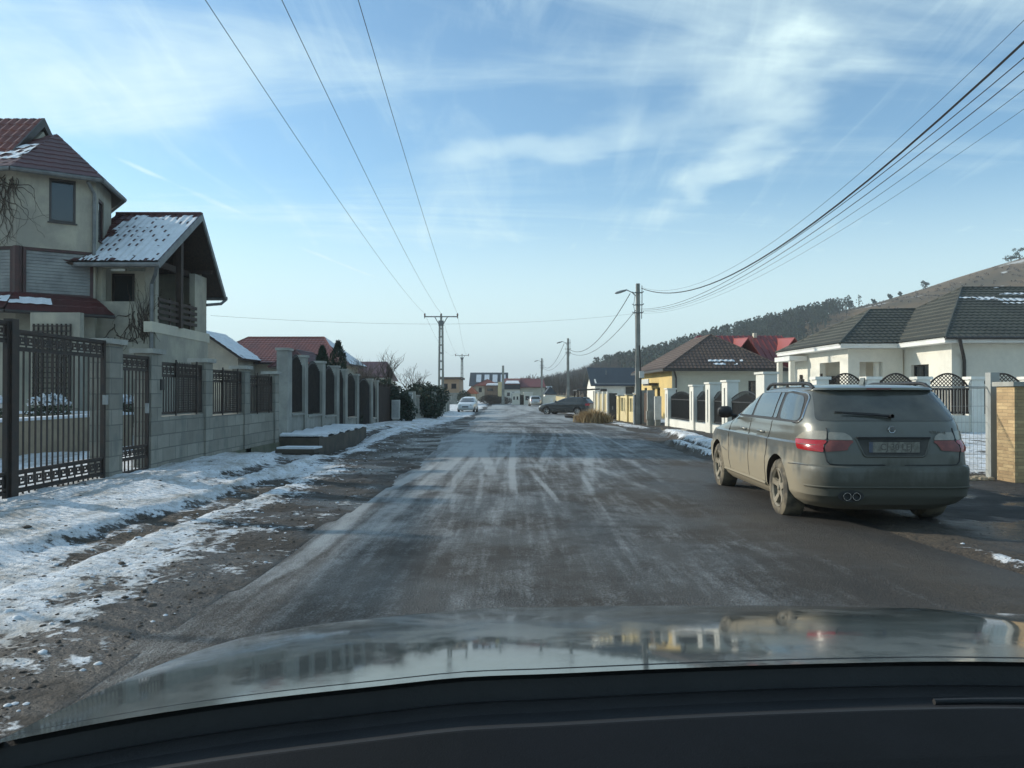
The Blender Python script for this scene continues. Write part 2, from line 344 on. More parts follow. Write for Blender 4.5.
def mat_ground():
    m, nt, N, L, B = nodes('verge_snow_and_mud'); p = pos(N, L)
    a = N.new('ShaderNodeAttribute'); a.attribute_name = 'snow'; w = N.new('ShaderNodeAttribute'); w.attribute_name = 'pave'
    n = noise(N, L, p, 1.9, 12, .66); n2 = noise(N, L, p, 11, 8, .7)
    s = math_(N, L, 'ADD', a.outputs['Fac'], math_(N, L, 'MULTIPLY', math_(N, L, 'SUBTRACT', n, .5), 1.9))
    s = math_(N, L, 'ADD', s, math_(N, L, 'MULTIPLY', math_(N, L, 'SUBTRACT', n2, .5), 1.5))
    f = mrange(N, L, s, .44, .60)
    mud = mixc(N, L, mrange(N, L, noise(N, L, p, 1.2, 8), .3, .7), (.090, .074, .056), (.038, .034, .030))
    mud = mixc(N, L, mrange(N, L, noise(N, L, p, 45, 4), .45, .75, 0, .6), mud, (.20, .15, .10))
    pv = mixc(N, L, mrange(N, L, noise(N, L, p, 1.4, 8), .3, .7), (.062, .056, .050), (.035, .034, .034))
    mud = mixc(N, L, w.outputs['Fac'], mud, pv)
    sn = mixc(N, L, mrange(N, L, noise(N, L, pos(N, L, (1, .45, 1)), 3.0, 10, .7), .40, .70), (.80, .84, .88), (.40, .38, .34))
    sn = mixc(N, L, mrange(N, L, noise(N, L, p, 16, 8, .75), .52, .66, 0, .7), sn, (.22, .19, .16))
    L.new(mixc(N, L, f, mud, sn), B.inputs['Base Color'])
    wet = math_(N, L, 'MULTIPLY', mrange(N, L, noise(N, L, p, .55, 4), .50, .56), w.outputs['Fac']); wet = math_(N, L, 'MULTIPLY', wet, math_(N, L, 'SUBTRACT', 1.0, f))
    L.new(mixc(N, L, wet, mrange(N, L, noise(N, L, p, .9, 5), .35, .6, .55, .95), (.10, .10, .10)), B.inputs['Roughness'])
    B.inputs['Specular IOR Level'].default_value = .35
    h = math_(N, L, 'ADD', math_(N, L, 'MULTIPLY', noise(N, L, p, 9, 8, .65), 1.0), math_(N, L, 'MULTIPLY', f, .5))
    bump(N, L, B, h, 1.0, .085); return m
def mat_road():
    m, nt, N, L, B = nodes('wet_asphalt_with_frost'); p = pos(N, L)
    a = N.new('ShaderNodeAttribute'); a.attribute_name = 'frost'; mu = N.new('ShaderNodeAttribute'); mu.attribute_name = 'mud'
    st = noise(N, L, pos(N, L, (1, .05, 1)), 13, 8, .65, .2)
    st2 = noise(N, L, pos(N, L, (1, .35, 1)), 2.2, 9, .65, .5)
    gr = noise(N, L, p, 60, 3, .7); gr2 = noise(N, L, p, 160, 2, .7)
    s = math_(N, L, 'ADD', a.outputs['Fac'], math_(N, L, 'MULTIPLY', math_(N, L, 'SUBTRACT', st, .5), .75))
    s = math_(N, L, 'ADD', s, math_(N, L, 'MULTIPLY', math_(N, L, 'SUBTRACT', st2, .5), 1.0))
    s = math_(N, L, 'ADD', s, math_(N, L, 'MULTIPLY', math_(N, L, 'SUBTRACT', noise(N, L, pos(N, L, (1, .8, 1)), 5, 9, .75, .6), .5), .8))
    s = math_(N, L, 'ADD', s, math_(N, L, 'MULTIPLY', math_(N, L, 'SUBTRACT', gr, .5), 1.0))
    f = mrange(N, L, s, .15, 1.0)
    base = mixc(N, L, mrange(N, L, noise(N, L, p, .7, 7), .3, .7), (.050, .043, .036), (.030, .029, .028))
    base = mixc(N, L, mu.outputs['Fac'], base, (.080, .064, .047))
    base = mixc(N, L, mrange(N, L, gr2, .56, .68, 0, .6), base, (.17, .16, .14))
    base = mixc(N, L, mrange(N, L, noise(N, L, p, 28, 5, .75), .4, .7, 0, .6), base, (.022, .021, .02))
    base = mixc(N, L, mrange(N, L, noise(N, L, p, 90, 2, .7), .62, .72, 0, .8), base, (.010, .010, .010))
    L.new(mixc(N, L, f, base, (.34, .36, .365)), B.inputs['Base Color'])
    r = mrange(N, L, noise(N, L, p, .55, 5), .42, .62, .52, .85); L.new(r, B.inputs['Roughness'])
    B.inputs['Specular IOR Level'].default_value = .4
    bump(N, L, B, math_(N, L, 'ADD', gr, math_(N, L, 'MULTIPLY', noise(N, L, p, 9, 6), .9)), 1.0, .03); return m
def ground():
    ys = ygrid(); xs = np.concatenate([np.arange(-30, -9, .6), np.arange(-9, 9, .07), np.arange(9, 30, .4)])
    X, Y = np.meshgrid(xs, ys); L_ = rl(Y); Rr = rr(Y)
    n1 = fbm(X*1.3, Y*.45, 5); n2 = fbm(X*3, Y*1.2, 4); n3 = fbm(X*.5+4, Y*.16+2, 4)
    # left verge
    sl_ = np.zeros_like(X)
    e = L_-X                                     # distance left of the asphalt
    wob = .9*(n3-.5)
    snowL = .20+.85*sst(e+wob*1.3, .0+.45*sst(Y, 4, 12), 1.75+.35*sst(Y, 4, 12))
    rut1 = band(e+wob*.6, 1.75, .42)*(1-sst(Y, 12, 18)); rut2 = band(e+wob*.8, 2.6, .35)*sst(Y, 9, 13)*(1-sst(Y, 28, 34))
    snowL = snowL-.60*rut1*sst(n1, .25, .6)-.6*rut2*sst(n1, .2, .55)-.25*sst(n2, .55, .75)
    far = sst(Y, 34, 44); snowL = snowL*(1-far)+far*(sst(e+wob*1.5, .2, 1.0)-.3*(n2-.3))
    thin = band(e+.25*(n1-.5), .12, .13)*(sst(Y, 4.3, 6)*(1-sst(Y, 10, 14)))*.38
    dirtp = sst(Y, 13, 16)*(1-sst(Y, 24, 28))*band(e, 1.1, 1.1)
    snowL = np.maximum(snowL-dirtp*.35, thin)
    yard = sst(-5.75-X, 0, .2); snowL = snowL*(1-yard)+yard*1.0
    # right side
    e2 = X-Rr
    strip = band(X, 4.75+.05*(Y-20), .42)*sst(Y, 16.5, 18)*(1-sst(Y, 24.5, 26.5))*.95+band(X, 4.05, .18)*sst(Y, 15, 16)*(1-sst(Y, 19, 22))*.8
    strip2 = band(X, 4.9, .5)*sst(Y, 29, 31)*(1-sst(Y, 46, 50))*.7
    lot = sst(X, 7.0, 7.6)*sst(Y, 12.4, 12.9)*(.95-.5*sst(n1, .5, .7)); yards = sst(X, 6.9, 7.3)*sst(Y, 26, 28)
    edge = band(e2+.3*(n1-.5), .1, .10)*sst(Y, 4, 4.5)*(1-sst(Y, 6.2, 7))*.55
    farR = sst(Y, 48, 56)*sst(e2, .2, .8)*.75
    snowR = np.maximum.reduce([strip-.4*(n2-.4), strip2-.3*(n2-.4), lot, yards*.9, edge, farR])
    snow = np.where(X < 1, snowL, snowR)
    snow = np.where((Y > 160), .45, snow)
    pave = np.where(X > 1, sst(X, 3.6, 5.2)*(1-sst(Y, 12.2, 12.6)*sst(X, 6.8, 7.2))*(1-sst(Y, 31, 33)), 0.55*(1-sst(e, .6, 1.4)))
    inroad = ((X > L_+.15) & (X < Rr-.15))
    Z = g(Y)+np.where(inroad, -.035, 0)
    Z = Z+np.clip(snow, 0, 1)*(.035+.05*n2)*np.where(inroad, 0, 1)+.05*(n1-.5)*np.where(inroad, 0, sst(np.maximum(e, e2), 0, .5))
    Z = Z+np.where(X < 1, .10*sst(e, 1.6, 3.4)*(1-sst(Y, 15, 17.5)*(1-sst(Y, 25, 28))), 0)     # verge rises to the wall
    Z = Z-.22*sst(Y, 15.5, 17.5)*(1-sst(Y, 23, 26))*sst(-X, 3.4, 4.2)*(1-sst(-X, 5.45, 5.5))    # ditch by the culvert box
    Z = Z-.30*band(X, 5.6, .55)*sst(Y, 15, 17)*(1-sst(Y, 23, 25))+.16*strip*(.6+n1*.6)          # ditch on the right, heaped snow
    Z = Z-.05*rut1-.04*rut2+.055*(fbm(X*4.5, Y*2.6, 3)-.5)*sst(e, 0, .8)*(X < 0)*(1-sst(Y, 30, 45))+.03*(fbm(X*9+5, Y*7, 2)-.5)*sst(e, 0, .4)*(X < 0)*(1-sst(Y, 12, 18))
    Z = Z+.05*band(e2, .25, .35)*(1-sst(Y, 8, 10))*n2
    o = grid_mesh('ground', X, Y, Z, {'snow': snow, 'pave': pave}, mat_ground()); tag(o, kind='structure')
    # large sheet to the horizon
    b = MB(); z = -.62
    b.face([(-3000, 215, z), (3000, 215, z), (3000, 4000, z), (-3000, 4000, z)]); b.face([(-3000, -600, z), (-29.5, -600, z), (-29.5, 215, z), (-3000, 215, z)])
    b.face([(29.5, -600, z), (3000, -600, z), (3000, 215, z), (29.5, 215, z)]); b.face([(-29.5, -600, z), (29.5, -600, z), (29.5, -5.9, z), (-29.5, -5.9, z)])
    M['field'] = pm('winter_field', (.20, .18, .13), (.55, .57, .58), .02, .95, lo=.5, hi=.6)
    tag(b.build('fields', 'field'), kind='structure')
    # road
    t = np.linspace(0, 1, 230); ys2 = ys[ys < 152]; T, Y = np.meshgrid(t, ys2); A = rl(Y); B_ = rr(Y)-sst(Y, 95, 150)*.5
    jag = .10*(fbm(Y*2.2, T*0+4, 4)-.5); jag2 = .16*(fbm(Y*1.8, T*0+14, 4)-.5)
    X = (A+jag)*(1-T)+(B_+jag2)*T
    wv = .35*(fbm(X*.3, Y*.09, 3)-.5)
    fr = .20+.36*sst(Y, 7, 22)+.10*sst(Y, 24, 45)
    fr = fr+(fbm(X*1.2+wv*3, Y*.10+3, 4)-.5)*(.35+.5*sst(Y, 10, 30))
    fr = fr+.30*sst(-X, -.3, 1.6)*(1-.4*sst(Y, 30, 50))*(.35+.65*sst(Y, 5, 9))-.16*sst(X, 1.5, 3)*(1-sst(Y, 22, 40))
    for (x0, y0, x1, y1, w, am) in ((.02, 10, .05, 24, .07, .45), (.55, 9.2, .2, 14, .05, .5), (-.9, 8, -.55, 22, .10, .22), (-1.35, 6, -1.0, 20, .16, .22), (.95, 10, 1.9, 19, .12, .22), (2.0, 9, 1.1, 17, .10, .16), (.45, 14, 1.4, 25, .10, .3), (-.3, 12, -1.2, 26, .12, .3)):
        xc = x0+(x1-x0)*(Y-y0)/(y1-y0)+.03*np.sin(Y*.3+x0*7); fr = fr+am*band(X, xc, w)*sst(Y, y0-1, y0+1.5)*(1-sst(Y, y1-3, y1))
    rt = np.random.RandomState(5)
    for _ in range(60):
        x0 = rt.uniform(-1.7, 2.8); y0 = rt.uniform(5, 26); ln = rt.uniform(5, 18); sl = rt.uniform(-.07, .07); am = rt.uniform(.05, .20); w = rt.uniform(.03, .08)
        xc = x0+sl*(Y-y0)+.0015*rt.uniform(-1, 1)*(Y-y0)**2; fr = fr+am*band(X, xc, w)*sst(Y, y0, y0+1.5)*(1-sst(Y, y0+ln*.6, y0+ln))*(.4+.9*fbm(X*2, Y*1.5+x0*9, 2))
    for yc, am in ((21, .10), (25.5, .22), (31, .18), (38, .22), (47, .15)): fr = fr-am*band(Y+1.3*np.sin(X*.7+yc), yc, 1.4)
    fr = fr+.55*band(X-A, .18+.10*np.sin(Y*1.1), .14)*sst(Y, 4.5, 6.5)*(1-sst(Y, 12, 16))*(.3+fbm(X*5, Y*2))
    mud = sst(fbm(X*.6+7, Y*.2, 4), .40, .60)*(.30+.5*sst(X, 0, 2.5)*(1-sst(Y, 14, 24)))+.5*band(X-A, 0, .5)*sst(Y, 12, 16)
    fr = np.clip(fr, -.5, 1.2); fr = np.where(sst(mud, .3, .6) > .5, fr*.8, fr)
    Z = g(Y)+.004+.03*np.clip(np.minimum(X-A, B_-X)*2, -.3, 1)+.012*(fbm(X*.8, Y*.4, 3)-.5)*sst(Y, 10, 20)
    o = grid_mesh('road', X, Y, Z, {'frost': fr, 'mud': np.clip(mud, 0, 1)}, mat_road()); tag(o, kind='structure')
ground()
# ------------------------------------------------------------------ building helpers (survey units)
def clip_poly(poly, tri):
    out = poly
    n = len(tri)
    for i in range(n):
        a = tri[i]; b = tri[(i+1) % n]; ex, ey = b[0]-a[0], b[1]-a[1]; inp = out; out = []
        if not inp: break
        for j in range(len(inp)):
            p = inp[j]; q = inp[(j+1) % len(inp)]
            dp = ex*(p[1]-a[1])-ey*(p[0]-a[0]); dq = ex*(q[1]-a[1])-ey*(q[0]-a[0])
            if dp >= -1e-9: out.append(p)
            if (dp > 1e-9 and dq < -1e-9) or (dp < -1e-9 and dq > 1e-9):
                t = dp/(dp-dq); out.append((p[0]+(q[0]-p[0])*t, p[1]+(q[1]-p[1])*t))
    return out
def slope(mb, poly, mi=0, lam=.22, row=.36, amp=.018, step=.024, off=0., keep=None, under=True, mu=1):
    P = [Vector(p) for p in poly]; nrm = Vector((0, 0, 0))
    for i in range(len(P)): nrm += P[i].cross(P[(i+1) % len(P)])
    nrm.normalize()
    if nrm.z < 0: nrm = -nrm; P = P[::-1]
    u = Vector((0, 0, 1)).cross(nrm); u = Vector((1, 0, 0)) if u.length < 1e-4 else u.normalized()
    v = nrm.cross(u).normalized(); O = min(P, key=lambda p: p.dot(v))
    Q = [((p-O).dot(u), (p-O).dot(v)) for p in P]
    if sum(Q[i][0]*Q[(i+1) % len(Q)][1]-Q[(i+1) % len(Q)][0]*Q[i][1] for i in range(len(Q))) < 0: Q = Q[::-1]
    u0 = min(q[0] for q in Q); u1 = max(q[0] for q in Q); v1 = max(q[1] for q in Q)
    us = [u0+i*lam/4 for i in range(int((u1-u0)/(lam/4))+2)]; vs_ = []
    k = 0
    while k*row < v1+row: vs_ += [k*row, k*row+.03, k*row+row*.5]; k += 1
    def H(a, b):
        fr = (b/row) % 1.0
        return off+amp*math.sin(2*math.pi*a/lam)+(step*(1-fr) if fr > .03/row-1e-6 or b < .01 else 0)
    def inside(a, b): return all((Q[(i+1) % len(Q)][0]-Q[i][0])*(b-Q[i][1])-(Q[(i+1) % len(Q)][1]-Q[i][1])*(a-Q[i][0]) >= 0 for i in range(len(Q)))
    cache = {}
    def vid(a, b):
        kk = (round(a, 4), round(b, 4))
        if kk not in cache: cache[kk] = mb.vert(O+u*a+v*b+nrm*H(a, b))
        return cache[kk]
    IN = {(i, j): inside(a, b) for i, a in enumerate(us) for j, b in enumerate(vs_)}
    for i in range(len(us)-1):
        for j in range(len(vs_)-1):
            c = [IN[i, j], IN[i+1, j], IN[i+1, j+1], IN[i, j+1]]
            cell = [(us[i], vs_[j]), (us[i+1], vs_[j]), (us[i+1], vs_[j+1]), (us[i], vs_[j+1])]
            if keep and not keep((us[i]-u0)/(u1-u0), vs_[j]/v1, us[i], vs_[j]): continue
            if not all(c):
                cell = clip_poly(cell, Q)
                if len(cell) < 3: continue
            ids = [vid(a, b) for a, b in cell]
            if len(set(ids)) >= 3 and len(set(ids)) == len(ids): mb.f.append(tuple(ids)); mb.m.append(mi)
    if under: mb.slab([p-nrm*.025 for p in P], -nrm*.07, mu)
def flat_roof(mb, poly, mi=0, t=.1):
    P = [Vector(p) for p in poly]; nrm = Vector((0, 0, 0))
    for i in range(len(P)): nrm += P[i].cross(P[(i+1) % len(P)])
    nrm.normalize()
    if nrm.z < 0: nrm = -nrm; P = P[::-1]
    mb.slab(P, -nrm*t, mi)
def seg(p0, p1):
    dx, dy = p1[0]-p0[0], p1[1]-p0[1]; L = math.hypot(dx, dy); d = (dx/L, dy/L); return L, d
def wall_open(mb, p0, p1, z0, z1, th, openings=(), side=1, mi=0):
    """wall from p0 to p1, outward normal to the right of travel * side; thickness goes inward"""
    L, d = seg(p0, p1); n = (d[1]*side, -d[0]*side)
    ss = sorted({.003, L-.003, *[max(.003, o[0]) for o in openings], *[min(L-.003, o[1]) for o in openings]}); zs = sorted({z0, z1, *[o[2] for o in openings], *[o[3] for o in openings]})
    for i in range(len(ss)-1):
        a, b = ss[i], ss[i+1]; run = None
        for j in range(len(zs)-1):
            c, e = zs[j], zs[j+1]; mid = ((a+b)/2, (c+e)/2)
            hole = any(o[0] < mid[0] < o[1] and o[2] < mid[1] < o[3] for o in openings)
            if hole:
                if run: mb.bbox((p0[0], p0[1], 0), d, n, a, b, -th, 0, run[0], run[1], mi); run = None
            else: run = (run[0], e) if run else (c, e)
        if run: mb.bbox((p0[0], p0[1], 0), d, n, a, b, -th, 0, run[0], run[1], mi)
    return d, n
def window(parent, p0, p1, s0, s1, z0, z1, side=1, frame='gutter', pane='glass', rec=.12, fw=.06, nv=1, nh=0, name='window', sill=True, slats=False):
    L, d = seg(p0, p1); n = (d[1]*side, -d[0]*side); O = (p0[0], p0[1], 0)
    f = MB(); a0, a1 = -rec-.02, -rec+.05
    f.bbox(O, d, n, s0, s1, a0, a1, z0, z0+fw); f.bbox(O, d, n, s0, s1, a0, a1, z1-fw, z1)
    f.bbox(O, d, n, s0, s0+fw, a0, a1, z0+fw, z1-fw); f.bbox(O, d, n, s1-fw, s1, a0, a1, z0+fw, z1-fw)
    for i in range(1, nv):
        s = s0+(s1-s0)*i/nv; f.bbox(O, d, n, s-fw*.4, s+fw*.4, a0, a1-.01, z0+fw, z1-fw)
    for i in range(1, nh+1):
        z = z0+(z1-z0)*i/(nh+1); f.bbox(O, d, n, s0+fw, s1-fw, a0, a1-.02, z-fw*.3, z+fw*.3)
    fo = f.build(name, frame, parent)
    q = MB()
    if slats:
        z = z0+fw
        while z < z1-fw-.01:
            q.bbox(O, d, n, s0+fw, s1-fw, a0+.01, a0+.035, z, min(z+.075, z1-fw)); q.bbox(O, d, n, s0+fw, s1-fw, a0, a0+.012, z+.07, min(z+.09, z1-fw)); z += .09
    else: q.bbox(O, d, n, s0+fw, s1-fw, a0+.015, a0+.03, z0+fw, z1-fw)
    q.build('blind' if slats else 'pane', pane, fo)
    if sill:
        w = MB(); w.bbox(O, d, n, s0-.04, s1+.04, -rec+.05, .05, z0-.04, z0-.005); w.build('sill', frame, fo)
    return fo
def downpipe(parent, pts, r=.05, mat='zinc', name='downpipe'):
    b = MB(); b.tube(pts, r, 8); return b.build(name, mat, parent, 40)
def gutter(parent, a, b_, r=.07, mat='zinc'):
    b = MB(); b.tube([a, b_], r, 8); return b.build('gutter', mat, parent, 40)
# ------------------------------------------------------------------ HOUSE A: big cream house with bay tower and snowy porch roof
def house_a():
    H = thing('cream_house', (-12.5, 24, 0), 'big cream house with bay tower, blinds and snowy porch roof behind the iron gates', 'house')
    w = MB()
    # tower bay polygon
    T = [(-16.2, 22.3), (-13.6, 21.9), (-12.0, 23.0), (-12.55, 25.0), (-13.7, 26.6), (-17.0, 27.0)]
    ops = {}
    for i in range(3):
        p0, p1 = T[i], T[i+1]; L, _ = seg(p0, p1); o = []
        if i == 1: o = [(L*.40, L*.74, 6.10, 7.32), (L*.0+.02, L-.02, 4.0, 5.33)]
        if i == 0: o = [(L-.85, L-.01, 4.0, 5.33)]
        if i == 2: o = [(.35, 1.05, 5.75, 7.0)]
        wall_open(w, p0, p1, 0, 7.5, .25, o)
    wall_open(w, T[3], T[4], 0, 7.5, .25)
    # main body
    wall_open(w, (-24, 22.35), (-14.2, 22.35), 0, 7.2, .25)
    wall_open(w, (-14.2, 27.05), (-14.2, 31), 0, 7.2, .25, side=1)
    w.box(-24, -14.3, 23, 31, 0, 7.0)
    # gable of main roof
    w.slab([(-14.45, 22.35, 7.2), (-14.45, 26.8, 7.2), (-14.45, 24.6, 9.35)], (-.2, 0, 0))
    # porch block behind balcony
    wall_open(w, (-12.2, 23.2), (-10.35, 23.2), 0, 5.05, .2, [(.30, 1.55, 3.95, 4.93)])
    wall_open(w, (-10.35, 23.2), (-10.35, 27.2), 0, 3.25, .2)
    w.box(-13.2, -10.6, 23.45, 27.2, 2.95, 3.1)
    w.box(-12.35, -12.3, 25.5, 27.2, 3.1, 5.6)
    w.bbox((-10.4, 26.2, 0), (0, 1), (1, 0), 0, 1.0, -.18, 0, 3.25, 5.2)           # wall at the far end of the balcony
    w.bbox((-12.3, 27.0, 0), (1, 0), (0, -1), 0, 1.75, -.15, 0, 3.1, 5.35)
    w.build('wall', 'cream', H)
    window(H, (-12.15, 24.2), (-10.95, 24.2), .05, .72, 3.75, 4.9, rec=.02, name='dark_opening_pane', sill=False)  # dark pane stands in for the unlit room behind the opening
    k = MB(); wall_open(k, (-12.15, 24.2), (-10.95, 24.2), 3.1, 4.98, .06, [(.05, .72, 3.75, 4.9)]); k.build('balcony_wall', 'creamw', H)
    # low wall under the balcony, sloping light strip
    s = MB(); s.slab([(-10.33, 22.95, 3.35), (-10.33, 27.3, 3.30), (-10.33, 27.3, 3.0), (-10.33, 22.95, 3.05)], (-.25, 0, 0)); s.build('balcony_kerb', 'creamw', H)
    # balcony railing: horizontal boards
    r = MB()
    for z in (3.45, 3.63, 3.81, 3.99): r.box(-10.36, -10.32, 23.35, 26.2, z, z+.10)
    for y in (23.4, 24.2, 25.7): r.box(-10.40, -10.36, y, y+.09, 3.3, 4.15)
    r.build('balcony_railing', 'wood', H)
    p = MB(); p.box(-10.42, -10.25, 24.75, 24.92, 3.3, 6.1); p.build('roof_post', 'wood', H)
    # porch roof: two slopes, gable overhanging the street side
    X0, X1 = -10.0, -12.75; e1 = (22.6, 5.02); ap = (25.75, 7.05); e2 = (27.85, 4.68)
    t = MB(); slope(t, [(X1, e1[0], e1[1]), (X0, e1[0], e1[1]), (X0, ap[0], ap[1]), (X1, ap[0], ap[1])])
    slope(t, [(X0, e2[0], e2[1]), (X1, e2[0], e2[1]), (X1, ap[0], ap[1]), (X0, ap[0], ap[1])])
    t.bar((X1, ap[0], ap[1]+.02), (X0, ap[0], ap[1]+.02), .16, .08)
    rf = t.build('porch_roof', ['tile_dred', 'wood'], H)
    s = MB(); rnd = random.Random(3)
    def keep(a, b, uu, vv):
        n = float(fbm(np.array(uu*2.1), np.array(vv*2.1), 3)); n2 = float(fbm(np.array(uu*14.), np.array(vv*9.), 2))
        d = (uu/.22) % 1.0; r_ = (vv/.36) % 1.0
        left = .04+.20*(1-abs(b-.35))*1.0
        if a < .14+.12*b+.20*(n-.5): return False
        if .35 < d < .72 and r_ < .25 and n2 > .60-.25*(n > .62): return False
        if b < .06: return n2 > .38
        return b < .95-.1*n
    slope(s, [(X1, e1[0], e1[1]), (X0-.02, e1[0], e1[1]), (X0-.02, ap[0], ap[1]), (X1, ap[0], ap[1])], off=.022, step=.008, amp=.012, keep=keep, under=False)
    s.build('snow_layer', 'snow', rf)
    b = MB()                                                                        # barge boards
    for (ya, za, yb, zb) in ((*e1, *ap), (*ap, *e2)): b.slab([(X0+.03, ya, za+.02), (X0+.03, yb, zb+.02), (X0+.03, yb, zb-.20), (X0+.03, ya, za-.20)], (-.05, 0, 0))
    b.build('bargeboard', 'zinc', H)
    b = MB(); b.box(X0-.9, X0-.8, 23.6, 27.2, 5.15, 5.35); b.bar((X0-.85, 25.75, 5.2), (X0-.85, 25.75, 6.8), .12, .12)
    for y, z in ((24.4, 6.05), (26.9, 5.5)): b.bar((X0-2.2, y, z-.15), (X0-.1, y, z-.15), .1, .12)
    b.build('rafters', 'wood', H)
    gutter(H, (X1+.4, e1[0]-.05, e1[1]-.10), (X0+.05, e1[0]-.05, e1[1]-.10)); gutter(H, (X1+.4, e2[0]+.05, e2[1]-.1), (X0+.05, e2[0]+.05, e2[1]-.1))
    downpipe(H, [(-10.05, 22.6, 4.9), (-10.15, 22.75, 4.7), (-10.42, 23.1, 4.45), (-10.42, 23.1, 0.2)], .055)
    downpipe(H, [(X0, e2[0]+.05, e2[1]-.15), (X0-.1, e2[0]-.1, e2[1]-.3), (X0-.4, 27.2, e2[1]-.4)], .05)
    # tower roof
    c = (-14.0, 24.5, 9.25)
    R_ = []
    for (x, y) in T[:5]:
        dx, dy = x+14.0, y-24.5; L = math.hypot(dx, dy); R_.append((x+dx/L*.38, y+dy/L*.38, 7.42))
    t = MB()
    for i in range(4): slope(t, [R_[i], R_[i+1], c], lam=.3, row=.34, amp=.006, step=.02)
    tr = t.build('tower_roof', ['tile_dred', 'gutter'], H)
    for i in range(4): gutter(H, (R_[i][0], R_[i][1], 7.36), (R_[i+1][0], R_[i+1][1], 7.36), .065)
    s = MB(); slope(s, [R_[0], R_[1], c], off=.03, amp=.01, step=.01, lam=.3, under=False, keep=lambda a, b, u, v: a > .55+.2*math.sin(v*9) and .18 < b < .62 and float(fbm(np.array(u*3.), np.array(v*3.), 3)) > .42 and a < .9)
    s.build('snow_patch', 'snow', tr)
    # windows of the tower
    L1, _ = seg(T[1], T[2])
    window(H, T[1], T[2], L1*.40, L1*.74, 6.10, 7.32, frame='gutter', rec=.06)
    window(H, T[2], T[3], .35, 1.05, 5.75, 7.0, frame='redframe', rec=.08)
    window(H, T[1], T[2], .16, L1-.05, 4.0, 5.33, frame='redframe', pane='blinds', rec=.06, slats=True, name='bay_window', sill=False, fw=.08)
    L0, _ = seg(T[0], T[1]); window(H, T[0], T[1], L0-.85, L0-.12, 4.0, 5.33, frame='redframe', pane='blinds', rec=.06, slats=True, name='bay_window', sill=False, fw=.08)
    b = MB(); b.tube([(-13.58, 21.93, 4.0), (-13.58, 21.93, 5.33)], .12, 8); b.build('mullion', 'redframe', H)
    downpipe(H, [(-12.05, 22.65, 7.3), (-12.0, 22.92, 7.0), (-12.0, 22.92, 5.2)], .05)
    # dark red apron roof under the bay
    t = MB(); up = [(-16.2, 22.2, 4.05), (-13.6, 21.8, 4.05), (-11.95, 22.95, 4.02)]; dn = [(-16.4, 21.3, 3.52), (-13.3, 20.95, 3.50), (-11.2, 22.55, 3.48)]
    for i in range(2): slope(t, [up[i], up[i+1], dn[i+1], dn[i]], lam=.3, amp=.008, step=.015)
    ar = t.build('apron_roof', ['tile_dred', 'gutter'], H)
    s = MB(); slope(s, [up[0], up[1], dn[1], dn[0]], off=.035, amp=.01, step=.01, lam=.3, under=False, keep=lambda a, b, u, v: .30 < b < .62 and a > .45 and float(fbm(np.array(u*2.5), np.array(v*4.), 3)) > .45)
    slope(s, [up[1], up[2], dn[2], dn[1]], off=.035, amp=.01, step=.01, lam=.3, under=False, keep=lambda a, b, u, v: .28 < b < .6 and a < .42 and float(fbm(np.array(u*2.5+4), np.array(v*4.), 3)) > .40)
    s.build('snow_patch', 'snow', ar)
    for i in range(2): gutter(H, (dn[i][0], dn[i][1], dn[i][2]-.05), (dn[i+1][0], dn[i+1][1], dn[i+1][2]-.05), .05, 'gutter')
    # main roof
    t = MB(); xr = -14.45
    slope(t, [(-24, 21.4, 6.7), (xr, 21.4, 6.7), (xr, 24.6, 9.75), (-24, 24.6, 9.75)], lam=.26, row=.4, amp=.022)
    slope(t, [(-24, 28.5, 6.2), (xr, 28.5, 6.2), (xr, 24.6, 9.75), (-24, 24.6, 9.75)], lam=.26, row=.4, amp=.022)
    t.build('main_roof', ['tile_red', 'wood'], H)
    b = MB(); b.slab([(xr+.03, 21.4, 6.7), (xr+.03, 24.6, 9.77), (xr+.03, 24.6, 9.5), (xr+.03, 21.4, 6.45)], (-.06, 0, 0)); b.slab([(xr+.03, 24.6, 9.77), (xr+.03, 28.5, 6.22), (xr+.03, 28.5, 6.0), (xr+.03, 24.6, 9.5)], (-.06, 0, 0))
    b.build('bargeboard', 'gutter', H)
    # ground floor entrance with lattice door, seen through the gate
    e = MB(); e.box(-12.6, -11.3, 20.9, 21.1, 0.9, 3.4); e.build('entrance_wall', 'cream', H)
    d_ = MB()
    for i in range(9): d_.box(-12.5+i*.12, -12.47+i*.12, 20.84, 20.88, 1.0, 3.1)
    for i in range(16): d_.box(-12.5, -11.5, 20.82, 20.84, 1.0+i*.135, 1.03+i*.135)
    d_.build('lattice_screen', 'iron', H)
    for px_, py_ in ((-12.6, 20.9),): 
        l = MB(); l.tube([(-11.9, 21.6, 3.42), (-11.9, 21.6, 3.28)], .012, 6); l.lathe([(0, 3.28), (.09, 3.20), (.07, 3.02), (0, 3.0)], c=(-11.9, 21.6, 0), n=10); l.build('hanging_lantern', 'iron', H)
    # vines
    V = MB(); rnd = random.Random(11)
    def creep(x, y, z, d, n, up=-1, spread=.35, L=26):
        for i in range(n):
            s = rnd.uniform(-.4, .4)*spread; zz = z+rnd.uniform(-.3, .1); ang = up*math.pi/2+rnd.uniform(-.9, .9); pts = []
            for k in range(L):
                pts.append((x+d[0]*s, y+d[1]*s, zz)); ang += rnd.uniform(-.5, .5)+(up*math.pi/2-ang)*.08
                s += math.cos(ang)*.05*spread; zz += math.sin(ang)*.06
            V.tube(pts, [max(.004, .016*(1-k/L)) for k in range(L)], 4)
